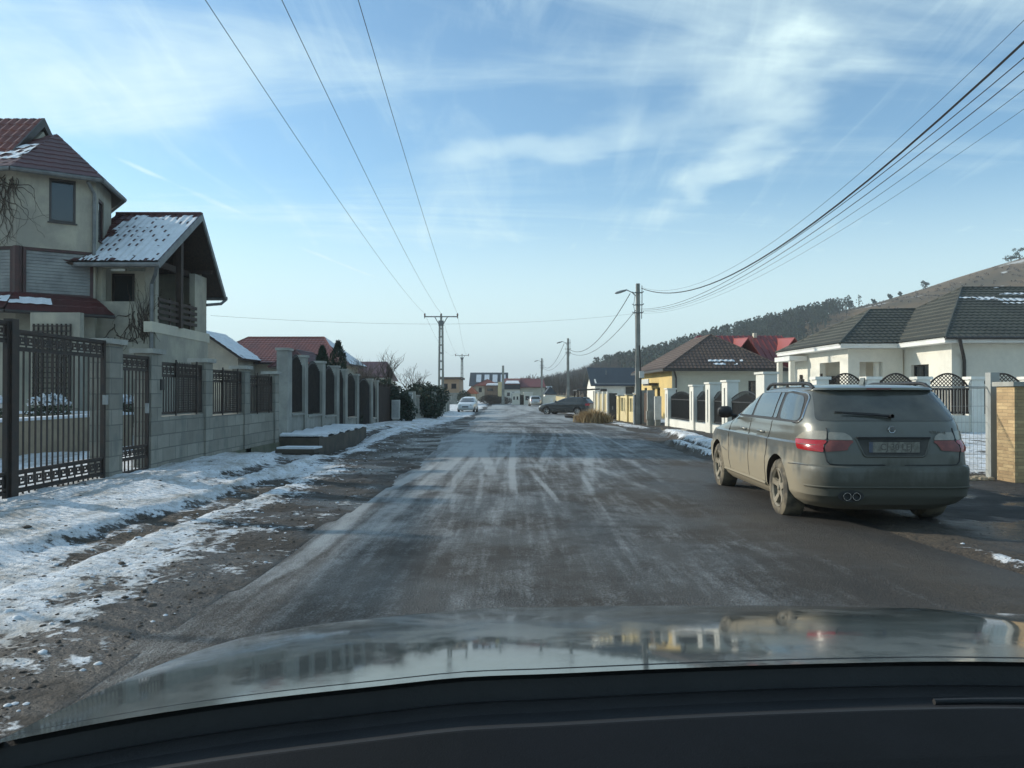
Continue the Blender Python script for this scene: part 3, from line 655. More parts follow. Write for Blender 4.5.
    creep(-14.3, 21.98, 7.15, (.99, -.15), 26, -1, 1.5, 34); creep(-15.1, 21.98, 5.4, (.99, -.15), 10, -1, .5, 34); creep(-13.95, 21.90, 7.3, (.99, -.15), 12, -1, 1.0, 16)
    creep(-14.6, 22.0, 4.9, (.99, -.15), 8, 1, .8, 22)
    vo = V.build('climbing_vine', 'vine'); tag(vo, 'leafless brown creeper on the cream wall at the far left edge', 'climbing plant')
    V = MB(); creep(-10.65, 23.17, 3.0, (1, 0), 22, 1, .6, 30); creep(-10.7, 23.17, 3.6, (1, 0), 12, -1, 1.0, 14); creep(-11.2, 23.17, 3.2, (1, 0), 10, -1, 1.6, 12)
    vo = V.build('climbing_vine', 'vine'); tag(vo, 'dry creeper climbing the porch corner beside the downpipe', 'climbing plant')
house_a()
def gable_house(): pass
# ------------------------------------------------------------------ front garden of house A
def garden():
    w = MB(); w.box(-9.3, -9.0, 11.0, 19.0, -.1, .78); w.box(-14, -9.3, 18.9, 19.2, -.1, .80); w.build
    o = w.build('garden_wall', M['stonew']); tag(o, 'low beige retaining wall with snow on top, seen through the big gate', 'wall')
    s = MB(); s.box(-9.34, -8.97, 10.98, 19.0, .785, .84); s.box(-14, -9.34, 18.88, 19.24, .805, .86); so_ = s.build('snow_cap', 'snow', None)
    so_.parent = o; so_.location = Vector(so_.location)-Vector(o.location)
    rnd = random.Random(5)
    for i, (x, y, r, lab) in enumerate(((-10.6, 16.2, .42, 'small evergreen shrub under snow behind the gate bars, nearer one'), (-10.4, 18.0, .5, 'larger snowy evergreen shrub behind the gate, next to the small one'), (-10.0, 20.4, .45, 'snow dusted shrub seen through the narrow gate'))):
        t = thing('garden_shrub', (x, y, .1), lab, 'shrub', 'snowy shrubs in the front garden')
        b = MB(); b.leaves((x, y, .75), (r, r, .5), 900, .09, rnd); b.build('foliage', 'fol2', t)
        b = MB(); b.leaves((x, y, 1.0), (r*.9, r*.9, .28), 260, .12, rnd, shape=lambda p: p.z > .1); b.build('snow_dusting', 'snow', t)
        b = MB(); b.tube([(x, y, -.05), (x, y, .7)], .03, 6); b.build('stem', 'bark', t)
M['stonew'] = pm('beige_stone_wall', (.40, .33, .23), (.30, .25, .18), 2.5, .9, .4, 12)
garden()
# ------------------------------------------------------------------ left fences
GW = -5.5
KEY = ["#######", "#.....#", "#.###.#", "#.#.#.#", "#.#...#", "#.#####", "#......"]
def meander(mb, O, d, n, s0, s1, z0, z1, cell=None, th=.012, inv=True, mi=0):
    """pierced Greek-key band: the key strokes are holes in a sheet"""
    Hh = z1-z0; ch = Hh/9.0; cw = ch*1.0; unit = cw*8; nn = max(1, int((s1-s0)/unit)); cw = (s1-s0)/(nn*8)
    KB = ["........", ".######.", ".#....#.", ".#.##.#.", ".#.#..#.", ".#.####.", ".#......", ".#######", "........"]
    mb.bbox(O, d, n, s0, s1, -th/2, th/2, z0, z0+ch*.98, mi)
    for r_ in range(1, 9):
        row = KB[8-r_] if r_ < 9 else KB[0]
        for k in range(nn):
            c = 0
            while c < 8:
                if row[c] == '.':
                    c2 = c
                    while c2 < 8 and row[c2] == '.': c2 += 1
                    mb.bbox(O, d, n, s0+(k*8+c)*cw, s0+(k*8+c2)*cw, -th/2, th/2, z0+r_*ch, z0+(r_+1)*ch, mi); c = c2
                else: c += 1
def iron_panel(parent, x, y0, y1, z0, z1, name='railing_panel', top_band=.17, low_band=None, spacing=.115, bar=.016, frame=.05, mat='iron', mesh=False):
    b = MB(); O = (x, y0, 0); d = (0, 1); n = (1, 0); L = y1-y0
    b.bbox(O, d, n, 0, frame, -.025, .025, z0, z1); b.bbox(O, d, n, L-frame, L, -.025, .025, z0, z1)
    b.bbox(O, d, n, frame, L-frame, -.02, .02, z1-.04, z1); b.bbox(O, d, n, frame, L-frame, -.02, .02, z0, z0+.04)
    zt = z1-.04-top_band
    b.bbox(O, d, n, frame, L-frame, -.018, .018, zt-.03, zt)
    meander(b, O, d, n, frame, L-frame, zt, z1-.04)
    segs = [(z0+.04, zt-.03)]
    if low_band:
        a, c = low_band; b.bbox(O, d, n, frame, L-frame, -.018, .018, a-.03, a); b.bbox(O, d, n, frame, L-frame, -.018, .018, c, c+.03)
        meander(b, O, d, n, frame, L-frame, a, c); segs = [(z0+.04, a-.03), (c+.03, zt-.03)]
    m = max(2, int(round((L-2*frame)/spacing)))
    for i in range(1, m):
        s = frame+(L-2*frame)*i/m
        for a, c in segs: b.bbox(O, d, n, s-bar/2, s+bar/2, -bar/2, bar/2, a, c)
    if mesh:
        for i in range(16):
            z = z0+.05+i*(zt-z0)/16; b.bbox(O, d, n, L*.35, L*.85, .03, .036, z, z+.02)
        for i in range(14):
            s = L*.35+i*L*.5/13; b.bbox(O, d, n, s, s+.012, .036, .042, z0+.02, z1+.02)
        b.bbox(O, d, n, L*.35, L*.35+.03, .03, .05, z0-.03, z1+.05); b.bbox(O, d, n, L*.85-.03, L*.85, .03, .05, z0-.03, z1+.05)
    return b.build(name, mat, parent)
def pillar(parent, y0, y1, top, w=.42, base=-.3, capm='cap', mat='block', x=GW, cap=.07, over=.05):
    b = MB(); b.box(x-w, x, y0, y1, base, top-cap); p = b.build('pillar', mat, parent)
    c = MB(); c.slab([(x-w-over, y0-over, top-cap+.002), (x+over, y0-over, top-cap+.002), (x+over, y1+over, top-cap+.002), (x-w-over, y1+over, top-cap+.002)], (0, 0, cap)); c.build('cap', capm, p); return p
def left_fences():
    g1 = thing('sliding_gate', (GW-.05, 8, 0), 'brown wrought iron driveway gate with pierced Greek key bands, at the left edge', 'gate')
    b = MB(); b.box(GW-.10, GW-.0, 8.80, 8.92, .0, 2.13); b.build('centre_post', 'iron', g1)
    o = iron_panel(g1, GW-.05, 8.92, 10.88, .05, 2.02, 'gate_leaf', .17, (.22, .41))
    o = iron_panel(g1, GW-.05, 5.6, 8.8, .05, 2.10, 'gate_leaf', .17, (.22, .41))
    b = MB(); b.box(GW-.02, GW+.03, 10.78, 10.84, 1.15, 1.28); b.build('latch', 'galv', g1)
    g2 = thing('garden_gate', (GW-.05, 11.6, 0), 'narrow wrought iron garden gate between two block pillars', 'gate')
    iron_panel(g2, GW-.05, 11.32, 12.18, .14, 1.86, 'gate_leaf', .16, (.36, .50), frame=.04); 
    b = MB(); b.box(GW-.04, GW+.0, 12.08, 12.13, 1.0, 1.15); b.build('latch', 'galv', g2)
    F = thing('block_fence', (GW-.2, 14, 0), 'grey concrete block fence with square pillars and iron railing panels beside the snowy verge', 'fence')
    for (a, c, t) in ((10.93, 11.3, 2.05), (12.2, 12.56, 1.98), (14.38, 14.7, 1.92), (16.48, 16.8, 1.86), (18.58, 18.88, 1.80)): pillar(F, a, c, t, w=.27)
    for i, (a, c, zt, z) in enumerate(((12.56, 14.38, 1.80, .93), (14.7, 16.48, 1.74, .88), (16.8, 18.58, 1.68, .84))):
        b = MB(); b.box(GW-.22, GW-.035, a, c, -.1, z); b.build('base_wall', 'block', F)
        b = MB(); b.box(GW-.30, GW+.03, a-.33, c+.3, -.35, .14); b.build('footing', 'footing', F)
        iron_panel(F, GW-.09, a+.02, c-.02, z+.03, zt, mesh=True, spacing=.10)
    b = MB(); b.box(GW-.1, GW+.02, 12.5, 12.62, 1.35, 1.52); b.build('intercom', 'plasd', F)
    # taller second fence
    F2 = thing('pillar_fence', (GW-.2, 25, 0), 'tall concrete pillar fence with dark arched iron panels beyond the block fence', 'fence')
    PS = [(19.6, 20.0, 2.40), (21.25, 21.57, 2.30), (23.2, 23.6, 2.22), (25.1, 25.5, 2.15), (26.4, 26.8, 2.08), (28.4, 28.8, 1.96), (31.3, 31.7, 1.84), (32.6, 33.0, 1.80)]
    for (a, c, t) in PS: pillar(F2, a, c, t, w=.27, base=-.5, mat='pillar', cap=.06, over=.03)
    for i in range(7):
        a, c = PS[i][1], PS[i+1][0]; zt = PS[i][2]-.15; zb = .72-.09*i*.9
        gate = i in (3, 5)
        if not gate or True:
            if i not in (3, 5):
                b = MB(); b.box(GW-.24, GW-.04, a, c, -.5, zb); b.box(GW-.26, GW+.02, a+.004, c-.004, zb+.003, zb+.05); b.build('base_wall', 'pillar', F2)
        z0 = zb+.08 if i not in (3, 5) else G(a)+.1
        b = MB(); N_ = 12; xs = GW-.10
        top = []
        for k in range(N_+1):
            s = k/N_; top.append((a+.04+(c-a-.08)*s, zt-.28+.26*math.sin(math.pi*s)))
        pts = [(xs, a+.04, z0), (xs, c-.04, z0)]+[(xs, y, z) for (y, z) in reversed(top)]
        b.slab(pts, (.012, 0, 0))
        m = max(3, int((c-a)/.11))
        for k in range(m+1):
            s = k/m; y = a+.05+(c-a-.1)*s; zz = zt-.28+.26*math.sin(math.pi*s)+.06; b.box(xs+.012, xs+.035, y-.01, y+.01, z0, zz)
        b.tube([(xs+.02, y, z) for (y, z) in top], .016, 6)
        b.build('iron_panel' if i not in (3, 5) else 'iron_door', 'ironbk', F2)
    # culvert box
    c = thing('culvert_parapet', (GW+.5, 21, -.3), 'low concrete culvert box in front of the fence with snow on its top', 'culvert')
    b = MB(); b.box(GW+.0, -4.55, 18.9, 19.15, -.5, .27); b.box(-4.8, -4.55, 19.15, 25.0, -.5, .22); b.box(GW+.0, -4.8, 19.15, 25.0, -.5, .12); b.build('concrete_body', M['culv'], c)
    b = MB(); rnd = random.Random(2); s = MB()
    n = 30
    for i in range(n):
        y0 = 18.9+.22*i; y1 = y0+.22; 
        if y1 > 25.1: break
        h0 = .25+.03*math.sin(i*1.3); h1 = .25+.03*math.sin((i+1)*1.3)
        s.slab([(GW+.02, y0, h0), (-4.57+.03*math.sin(i*2.1), y0, h0-.01), (-4.57+.03*math.sin((i+1)*2.1), y1, h1-.01), (GW+.02, y1, h1)], (0, 0, .07))
    s.build('snow_cap', 'snow', c, 60)
    b = thing('concrete_slab', (-4.2, 17, 0), 'small grey slab lying in the snow in front of the culvert box', 'slab')
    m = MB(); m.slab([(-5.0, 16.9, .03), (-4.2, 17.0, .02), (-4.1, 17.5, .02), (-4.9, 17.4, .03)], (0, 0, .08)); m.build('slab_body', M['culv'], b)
    m = MB(); m.slab([(-4.98, 16.93, .113), (-4.22, 17.02, .103), (-4.14, 17.47, .103), (-4.88, 17.38, .113)], (0, 0, .04)); m.build('snow_cap', 'snow', b)
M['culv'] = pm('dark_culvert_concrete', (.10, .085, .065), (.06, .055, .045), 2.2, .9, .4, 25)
left_fences()
# ------------------------------------------------------------------ plants on the left
def thuja(x, y, z0, z1, r, lab, rnd, grp='pointed thujas behind the fence'):
    t = thing('thuja_tree', (x, y, z0), lab, 'tree', grp)
    b = MB(); b.tube([(x, y, z0), (x, y, z0+(z1-z0)*.6)], .06, 6); b.build('trunk', 'bark', t)
    b = MB(); H = z1-z0
    for _ in range(5200):
        h = rnd.random()**1.2; rr_ = r*(1-h)**.75*(.9+.2*math.sin(h*17))+.03; a = rnd.uniform(0, 6.28); q = rr_*math.sqrt(rnd.uniform(.25, 1))
        p = Vector((x+q*math.cos(a), y+q*math.sin(a), z0+.15+h*(H-.15))); s = .10*rnd.uniform(.5, 1.3)
        d = Vector((math.cos(a)*.4+rnd.gauss(0, .3), math.sin(a)*.4+rnd.gauss(0, .3), 1)).normalized(); e = d.cross(Vector((rnd.gauss(0, 1), rnd.gauss(0, 1), 0))).normalized()
        b.face([p-e*s*.25, p+d*s*.2-e*s*.1, p+d*s, p+e*s*.25])
    b.build('crown', 'fol', t)
def branchy(b, p, d, L, r, depth, rnd, up=.25, minr=.006):
    n = 4; pts = [Vector(p)]; dd = Vector(d).normalized()
    for i in range(n):
        dd = (dd+Vector((rnd.gauss(0, .13), rnd.gauss(0, .13), rnd.gauss(0, .1)+up*.1))).normalized(); pts.append(pts[-1]+dd*L/n)
    b.tube(pts, [max(minr, r*(1-.5*i/n)) for i in range(n+1)], 5 if depth > 2 else 3, cap=False)
    if depth <= 0: return
    for i in range(rnd.choice((3, 4)) if depth > 1 else 3):
        q = pts[rnd.choice((2, 3, 4))]; a = rnd.uniform(0, 6.28)
        nd = (dd+Vector((math.cos(a), math.sin(a), .35))*rnd.uniform(.5, .9)).normalized(); branchy(b, q, nd, L*rnd.uniform(.55, .8), r*.5, depth-1, rnd, up, minr)
def bare_tree(x, y, z, h, lab, rnd, depth=4, mat='bark', grp='bare winter trees', spread=1, stems=1, minr=.006):
    t = thing('bare_tree', (x, y, z), lab, 'tree', grp)
    b = MB()
    for k in range(stems): b.tube([(x+k*.15, y, z-.1), (x+.05+k*.3, y, z+h*.33)], [.10/stems**.5, .07/stems**.5], 7)
    b.build('trunk', mat, t); b = MB()
    for k in range(stems):
        for i in range(4):
            a = i*1.57+rnd.uniform(-.4, .4); branchy(b, (x+.05+k*.3, y, z+h*.30), (math.cos(a)*.5*spread, math.sin(a)*.5*spread, 1), h*.34, .05, depth-1, rnd, minr=minr)
    b.build('branches', mat, t)
def evergreen(x, y, z, rx, h, lab, rnd, n=5000, mat='fol', size=.13, grp='evergreen shrubs along the left verge', name='evergreen_shrub'):
    t = thing(name, (x, y, z), lab, 'shrub', grp)
    b = MB(); b.tube([(x, y, z-.05), (x, y, z+h*.55)], .05, 6)
    for i in range(6): a = i; b.tube([(x, y, z+h*.3), (x+math.cos(a)*rx*.7, y+math.sin(a)*rx*.7, z+h*.8)], [.03, .01], 5)
    b.build('trunk', 'bark', t); b = MB()
    cl = [(rnd.uniform(-.6, .6)*rx, rnd.uniform(-.6, .6)*rx, h*rnd.uniform(.28, .8), rx*rnd.uniform(.3, .55)) for _ in range(11)]
    for (cx, cy, cz, r) in cl: b.leaves((x+cx, y+cy, z+cz), (r, r, r*1.05), n//11, size, rnd)
    b.build('crown', mat, t)
def plants():
    rnd = random.Random(21)
    thuja(-6.45, 27.2, G(27), 2.85, .62, 'dark thuja left of the taller one behind the pillar fence', rnd)
    thuja(-6.35, 29.2, G(29), 3.15, .85, 'tallest pointed thuja above the pillar fence', rnd)
    evergreen(-6.3, 38, G(38), 1.5, 2.1, 'dense evergreen shrub with brown twigs behind the two meter boxes', rnd, 7000, 'fol2', .14)
    evergreen(-5.3, 37.0, G(37), 1.0, 1.7, 'low dark bush directly left of the meter boxes', rnd, 4500, 'fol', .12)
    evergreen(-5.4, 45, G(45), 1.7, 1.75, 'wide green juniper over the baluster fence, left of the lattice pole', rnd, 7000, 'fol', .15)
    evergreen(-5.2, 53, G(53), 1.5, 2.3, 'rounded green juniper at the foot of the lattice pole', rnd, 7000, 'fol', .16)
    evergreen(-7.2, 62, G(62), 1.2, 1.8, 'small dark conifer bush past the last left fence', rnd, 3500, 'fol', .16)
    bare_tree(-6.5, 40, G(40), 3.7, 'tall thin leafless tree rising over the evergreen shrub on the left', rnd, 4, minr=.004)
    bare_tree(-5.9, 47, G(47), 3.0, 'sparse leafless sapling between the two junipers', rnd, 4)
    bare_tree(-6.6, 34, G(34), 2.6, 'brown twiggy shrub tree behind the brushwood panel', rnd, 4, stems=2)
plants()
def left_far():
    rnd = random.Random(4)
    f = thing('brushwood_fence', (GW, 35.5, G(35)), 'dark brushwood panel fence after the concrete pillars', 'fence')
    b = MB()
    for i in range(120):
        y = 33.1+i*.052; b.box(GW-.05+rnd.uniform(-.02, .02), GW-.02, y, y+.04, G(y)-.1, G(y)+1.75+rnd.uniform(-.12, .08))
    b.build('panel', M['brush'], f)
    for i, (x, y, lab) in enumerate(((-5.25, 36.2, 'white meter cabinet on the verge, the nearer and slimmer of two'), (-4.85, 37.6, 'grey white meter cabinet on the verge, the farther and higher of two'))):
        t = thing('meter_cabinet', (x, y, G(y)), lab, 'utility box', 'meter cabinets')
        z = G(y); h = .95+.35*i
        b = MB(); b.box(x-.18, x+.18, y-.12, y+.12, z+.25+.3*i, z+h+.15); b.build('cabinet', 'plasw', t)
        b = MB(); b.box(x-.15, x+.15, y-.09, y+.09, z-.05, z+.25+.3*i); b.build('plinth', 'concrete', t)
        b = MB(); b.box(x-.15, x+.15, y-.135, y-.121, z+.3+.3*i, z+h+.1); b.build('door', 'galv', t)
    f = thing('baluster_fence', (-5.1, 46, G(46)), 'concrete baluster fence on a low base beneath the junipers', 'fence')
    b = MB(); b.box(-5.2, -4.98, 41, 52, -.9, .02); b.build('base_wall', 'pillar', f)
    for i in range(20):
        y = 41.2+i*.56; b = MB(); b.box(-5.17, -5.03, y-.10, y+.10, .022, 1.08); b.build('baluster', 'pillar', f)
    b = MB(); b.box(-5.2, -5.0, 41, 52, 1.083, 1.16); b.build('top_rail', 'pillar', f)
    for y in (40.8, 52.2):
        b = MB(); b.box(-5.25, -4.93, y-.2, y+.2, -.9, 1.35); b.build('end_post', 'pillar', f)
    f = thing('white_fence', (-5.6, 62, G(62)), 'pale fence of upright posts before the parked white car on the left', 'fence')
    for i in range(9):
        y = 56+i*1.8; b = MB(); b.box(-5.75, -5.5, y-.15, y+.15, -.9, .85); b.build('post', 'pillar', f)
    b = MB(); b.box(-5.68, -5.58, 56, 70.4, -.9, .55); b.build('panel', 'beige_shade', f)
M['brush'] = pm('brushwood', (.055, .038, .028), (.03, .022, .018), 4, .95, .4, 60, stretch=(4, 4, .5))
left_far()
# ------------------------------------------------------------------ generic house
def hip(mb, x0, x1, y0, y1, ze, zr, tiled=True, ridge=None, mi=0, **kw):
    """hip roof on a rectangle; ridge along the longer side"""
    w, l = x1-x0, y1-y0
    if w > l: h = l/2 if ridge is None else ridge; a = (x0+h, (y0+y1)/2, zr); b = (x1-h, (y0+y1)/2, zr)
    else: h = w/2 if ridge is None else ridge; a = ((x0+x1)/2, y0+h, zr); b = ((x0+x1)/2, y1-h, zr)
    c = [(x0, y0, ze), (x1, y0, ze), (x1, y1, ze), (x0, y1, ze)]
    if w > l: P = [[c[0], c[1], b, a], [c[2], c[3], a, b], [c[3], c[0], a], [c[1], c[2], b]]
    else: P = [[c[3], c[0], a, b], [c[1], c[2], b, a], [c[0], c[1], a], [c[2], c[3], b]]
    for p in P:
        if len(p) == 4 and (Vector(p[2])-Vector(p[3])).length < .02: p = p[:3]
        (slope(mb, p, mi, **kw) if tiled else flat_roof(mb, p, mi, .08))
    for e in (0, 1, 2, 3):
        tgt = {True: [a, b, b, a], False: [a, a, b, b]}[w > l][e]; mb.tube([c[e], tgt], .05, 5, mi)
    if (Vector(a)-Vector(b)).length > .05: mb.tube([a, b], .055, 5, mi)
def gable(mb, x0, x1, y0, y1, ze, zr, axis='x', ov=.3, mi=0, tiled=False, wall=None, wmi=1, **kw):
    """gable roof, ridge along axis"""
    if axis == 'x':
        m = (y0+y1)/2; A = [(x0-ov, y0-ov, ze), (x1+ov, y0-ov, ze), (x1+ov, m, zr), (x0-ov, m, zr)]; B = [(x1+ov, y1+ov, ze), (x0-ov, y1+ov, ze), (x0-ov, m, zr), (x1+ov, m, zr)]
    else:
        m = (x0+x1)/2; A = [(x0-ov, y1+ov, ze), (x0-ov, y0-ov, ze), (m, y0-ov, zr), (m, y1+ov, zr)]; B = [(x1+ov, y0-ov, ze), (x1+ov, y1+ov, ze), (m, y1+ov, zr), (m, y0-ov, zr)]
    for p in (A, B): (slope(mb, p, mi, **kw) if tiled else flat_roof(mb, p, mi, .09))
    return A, B
def gable_wall(mb, x0, x1, y0, y1, ze, zr, axis='x', mi=0):
    if axis == 'x':
        for x, s in ((x0, .15), (x1, -.15)): mb.slab([(x, y0, ze), (x, y1, ze), (x, (y0+y1)/2, zr)], (s, 0, 0), mi)
    else:
        for y, s in ((y0, .15), (y1, -.15)): mb.slab([(x0, y, ze), (x1, y, ze), ((x0+x1)/2, y, zr)], (0, s, 0), mi)
def facade(H, p0, p1, z0, z1, wmat, wins, side=1, th=.2, frame='gutter', pane='glass', name='wall'):
    w = MB(); wall_open(w, p0, p1, z0, z1, th, wins, side); w.build(name, wmat, H)
    for (a, b, c, d) in wins: window(H, p0, p1, a, b, c, d, side, frame, pane)
def left_houses():
    H = thing('yellow_house', (-16, 50, G(50)), 'yellow house with long red tiled hip roof behind the left fences', 'house')
    y0 = 46
    b = MB(); b.box(-18, -10.4, y0+.5, 54, -.5, 3.0); b.build('wall', 'cream', H)
    b = MB(); hip(b, -18.5, -9.9, y0, 54.5, 3.0, 4.75, lam=.22, amp=.010, step=.03, ridge=1.9); rf = b.build('roof', ['tile_red', 'gutter'], H)
    s = MB(); slope(s, [(-9.9, 54.5, 3.0), (-9.9, y0, 3.0), (-11.8, 50.25, 4.75)], off=.03, keep=lambda a, b, u, v: a > .35 and (v/.36) % 1 < .7, under=False); s.build('snow_rows', 'snow', rf)
    # gable wing at the left, snow on its right slope
    b = MB(); b.box(-18.7, -14.9, 43.5, 46.4, -.5, 3.2); gable_wall(b, -18.7, -14.9, 43.5, 46.4, 3.2, 4.5, 'y'); b.build('wing_wall', 'cream', H)
    b = MB(); A, B = gable(b, -18.7, -14.9, 43.5, 46.4, 3.1, 4.65, 'y', .35, tiled=True, lam=.3); rw = b.build('wing_roof', ['tile_red', 'gutter'], H)
    s = MB(); slope(s, B, off=.03, keep=lambda a, b, u, v: float(fbm(np.array(u*1.), np.array(v*1.), 3)) > .3, under=False); s.build('snow_layer', 'snow', rw)
    b = MB(); b.box(-12.0, -10.6, 41, 45.9, -.5, 2.6); b.build('porch_wall', 'cream', H)
    b = MB(); hip(b, -12.4, -10.1, 40.6, 46.3, 2.6, 3.5, lam=.3, ridge=1.0); b.build('porch_roof', ['tile_dred', 'gutter'], H)
    facade(H, (-11.95, 40.98), (-10.65, 40.98), .3, 2.5, 'cream', [(.45, .95, 1.0, 2.1)])
    H = thing('low_red_roof_house', (-14, 70, G(70)), 'low house with plain dark red roof behind the leafless twigs', 'house')
    b = MB(); b.box(-14.4, -11.0, 64.5, 74, -.9, 2.6); b.build('wall', 'cream', H)
    b = MB(); flat_roof(b, [(-14.9, 63.8, 2.55), (-10.0, 63.8, 2.55), (-10.6, 68, 3.9), (-14.9, 68, 3.9)]); flat_roof(b, [(-14.9, 68, 3.9), (-10.6, 68, 3.9), (-10.6, 74.5, 2.4), (-14.9, 74.5, 2.4)]); b.build('roof', 'tile_dred', H)
    window(H, (-14.4, 64.5), (-11.0, 64.5), 1, 2, .8, 1.9)
    # far left block at px 440-460
    H = thing('flat_roofed_house', (-9, 120, -.5), 'salmon two storey house with flat brown roof left of the far poles', 'house')
    facade(H, (-9.9, 112), (-7.4, 112), -.6, 3.1, M['salmon'], [(.3, .9, 1.8, 2.5), (1.4, 2.1, 1.8, 2.5)])
    b = MB(); b.box(-9.9, -7.4, 112.2, 120, -.6, 3.1); b.build('back_wall', M['salmon'], H)
    b = MB(); b.box(-10.2, -7.1, 111.5, 120.5, 3.11, 3.4); b.build('roof', 'tile_brown', H)
    b = MB(); b.box(-9.7, -7.2, 108, 111.9, -.6, 1.0); b.box(-9.9, -7.0, 107.8, 112, 1.01, 1.2); b.build('annex', 'concrete', H)
M['salmon'] = pm('salmon_render', (.46, .31, .20), (.38, .27, .18), .8, .9)
left_houses()
def far_houses():
    D = 150; X = lambda px, d=D: (px-512)/800*d; Z = lambda py, d=D: 1.32+(392-py)/800*d
    # big house with grey roof (farthest)
    H = thing('grey_roofed_house', (X(490, 200), 200, -.6), 'farthest big house with steep grey snowy roof and skylights at the end of the street', 'house', 'houses at the end of the street')
    x0, x1 = X(471, 195), X(506, 195)
    b = MB(); b.box(x0, x1, 195, 207, -.6, Z(386, 195)); gable_wall(b, x0, x1, 195, 207, Z(386, 195), Z(373, 200), 'x'); b.build('wall', 'salmon', H)
    b = MB(); gable(b, x0, x1, 195, 207, Z(386, 195), Z(372.5, 200), 'x', .5); r = b.build('roof', 'slate', H)
    for i in range(4):
        xs = x0+1.2+i*2.0; b = MB(); z0 = Z(384.5, 196); z1 = Z(378, 198); b.slab([(xs, 196.2, z0+.5), (xs+1.2, 196.2, z0+.5), (xs+1.2, 198.6, z1+.7), (xs, 198.6, z1+.7)], (0, -.1, .15)); b.build('skylight', 'hsnow', r)
    # red roof house in front
    H = thing('ochre_house', (X(484), 150, -.6), 'ochre house with red roof standing before the grey roofed one', 'house', 'houses at the end of the street')
    x0, xm, x1 = X(476), X(484.5), X(498)
    facade(H, (x0, D), (xm, D), -.6, Z(385), 'cream', [(.5, 1.1, Z(392), Z(387.5))])
    facade(H, (xm, D+.0), (x1, D+.0), -.6, Z(386), 'brownbrick', [(.5, 1.6, Z(391), Z(388.5)), (.6, 1.5, Z(399.5), Z(396))])
    b = MB(); b.box(x0, x1, D+.25, D+9, -.6, Z(386)); b.build('back_wall', 'cream', H)
    b = MB(); hip(b, x0-.4, x1+.4, D-.5, D+10, Z(385.5), Z(379.5, 155), False); b.build('roof', 'roof_far', H)
    b = MB(); b.slab([(xm+.3, D-.65, Z(385.6)), (x1+.3, D-.65, Z(385.6)), (x1+.1, D+.3, Z(384.0)), (xm+.6, D+.3, Z(384.2))], (0, 0, .18)); b.build('snow_layer', 'hsnow', H)
    H = thing('small_orange_house', (X(469), 140, -.6), 'small low house with bright orange roof beside the far left pole', 'house', 'houses at the end of the street')
    b = MB(); b.box(X(466, 140), X(475.5, 140), 140, 147, -.6, Z(393, 140)); b.build('wall', 'cream', H); b = MB(); hip(b, X(465, 140), X(477, 140), 139.6, 148, Z(393.5, 140), Z(387.5, 143), False); b.build('roof', M['orange'], H)
    window(H, (X(466, 140), 140), (X(475.5, 140), 140), .6, 1.3, Z(400, 140), Z(396, 140))
    # long row: white part with snow roof, then beige part with red roof
    d = 135; X2 = lambda px: X(px, d); Z2 = lambda py: Z(py, d)
    H = thing('white_row_house', (X2(510), d, -.6), 'white row house with dark attic band and snow on its roof, in the centre distance', 'house', 'houses at the end of the street')
    facade(H, (X2(504), d), (X2(520), d), -.6, Z2(389.5), 'whitef', [(.5, 1.0, Z2(396), Z2(392.5)), (1.3, 1.75, Z2(404), Z2(392)), (2.0, 2.45, Z2(396), Z2(392.5))])
    b = MB(); b.box(X2(498), X2(503.9), d-.5, d+9, -.6, Z2(382)); b.build('pale_yellow_wing', 'yellowf', H)  # left wing in pale yellow render
    b = MB(); b.box(X2(504), X2(520), d-.4, d+.1, Z2(389.4), Z2(384.2)); b.build('attic_band', 'slate', H)
    b = MB(); b.box(X2(504), X2(520), d+.25, d+9, -.6, Z2(385)); b.build('back_wall', 'whitef', H)
    b = MB(); flat_roof(b, [(X2(503), d-.7, Z2(384)), (X2(520.2), d-.7, Z2(384)), (X2(520.2), d+5, Z2(378)), (X2(503), d+5, Z2(378))]); flat_roof(b, [(X2(503), d+10, Z2(386)), (X2(520.2), d+10, Z2(386)), (X2(520.2), d+5, Z2(378)), (X2(503), d+5, Z2(378))]); b.build('roof', 'roof_far', H)
    b = MB(); b.slab([(X2(505), d-.7, Z2(384)+.03), (X2(519.5), d-.7, Z2(384)+.03), (X2(518.5), d+1.9, Z2(381.3)+.03), (X2(506.5), d+1.9, Z2(381.3)+.03)], (0, 0, .1)); b.build('snow_layer', 'hsnow', H)
    H = thing('beige_row_house', (X2(535), d, -.6), 'beige row house with long dark red roof behind the leaning street lamp pole', 'house', 'houses at the end of the street')
    facade(H, (X2(520.3), d), (X2(545), d), -.6, Z2(387.5), 'beige_shade', [(.8, 1.5, Z2(400), Z2(396)), (2.8, 3.4, Z2(400), Z2(396))])
    b = MB(); b.box(X2(520.3), X2(545), d+.25, d+9, -.6, Z2(387.5)); b.build('back_wall', 'beige_shade', H)
    b = MB(); flat_roof(b, [(X2(520.3), d-.6, Z2(387)), (X2(545.5), d-.6, Z2(387)), (X2(544.5), d+5, Z2(378.5)), (X2(520.3), d+5, Z2(377.5))]); flat_roof(b, [(X2(520.3), d+10, Z2(388)), (X2(545.5), d+10, Z2(388)), (X2(544.5), d+5, Z2(378.5)), (X2(520.3), d+5, Z2(377.5))]); b.build('roof', M['dkredfar'], H)
    H = thing('dark_roofed_cottage', (X(551, 125), 125, -.6), 'small white cottage with snow edged dark roof right of the beige row house', 'house', 'houses at the end of the street')
    b = MB(); b.box(X(545, 125), X(556, 125), 125, 131, -.6, Z(395, 125)); b.build('wall', 'whitef', H); b = MB(); hip(b, X(544.5, 125), X(556.5, 125), 124.5, 132, Z(394, 125), Z(387, 128), False); r = b.build('roof', 'slate', H)
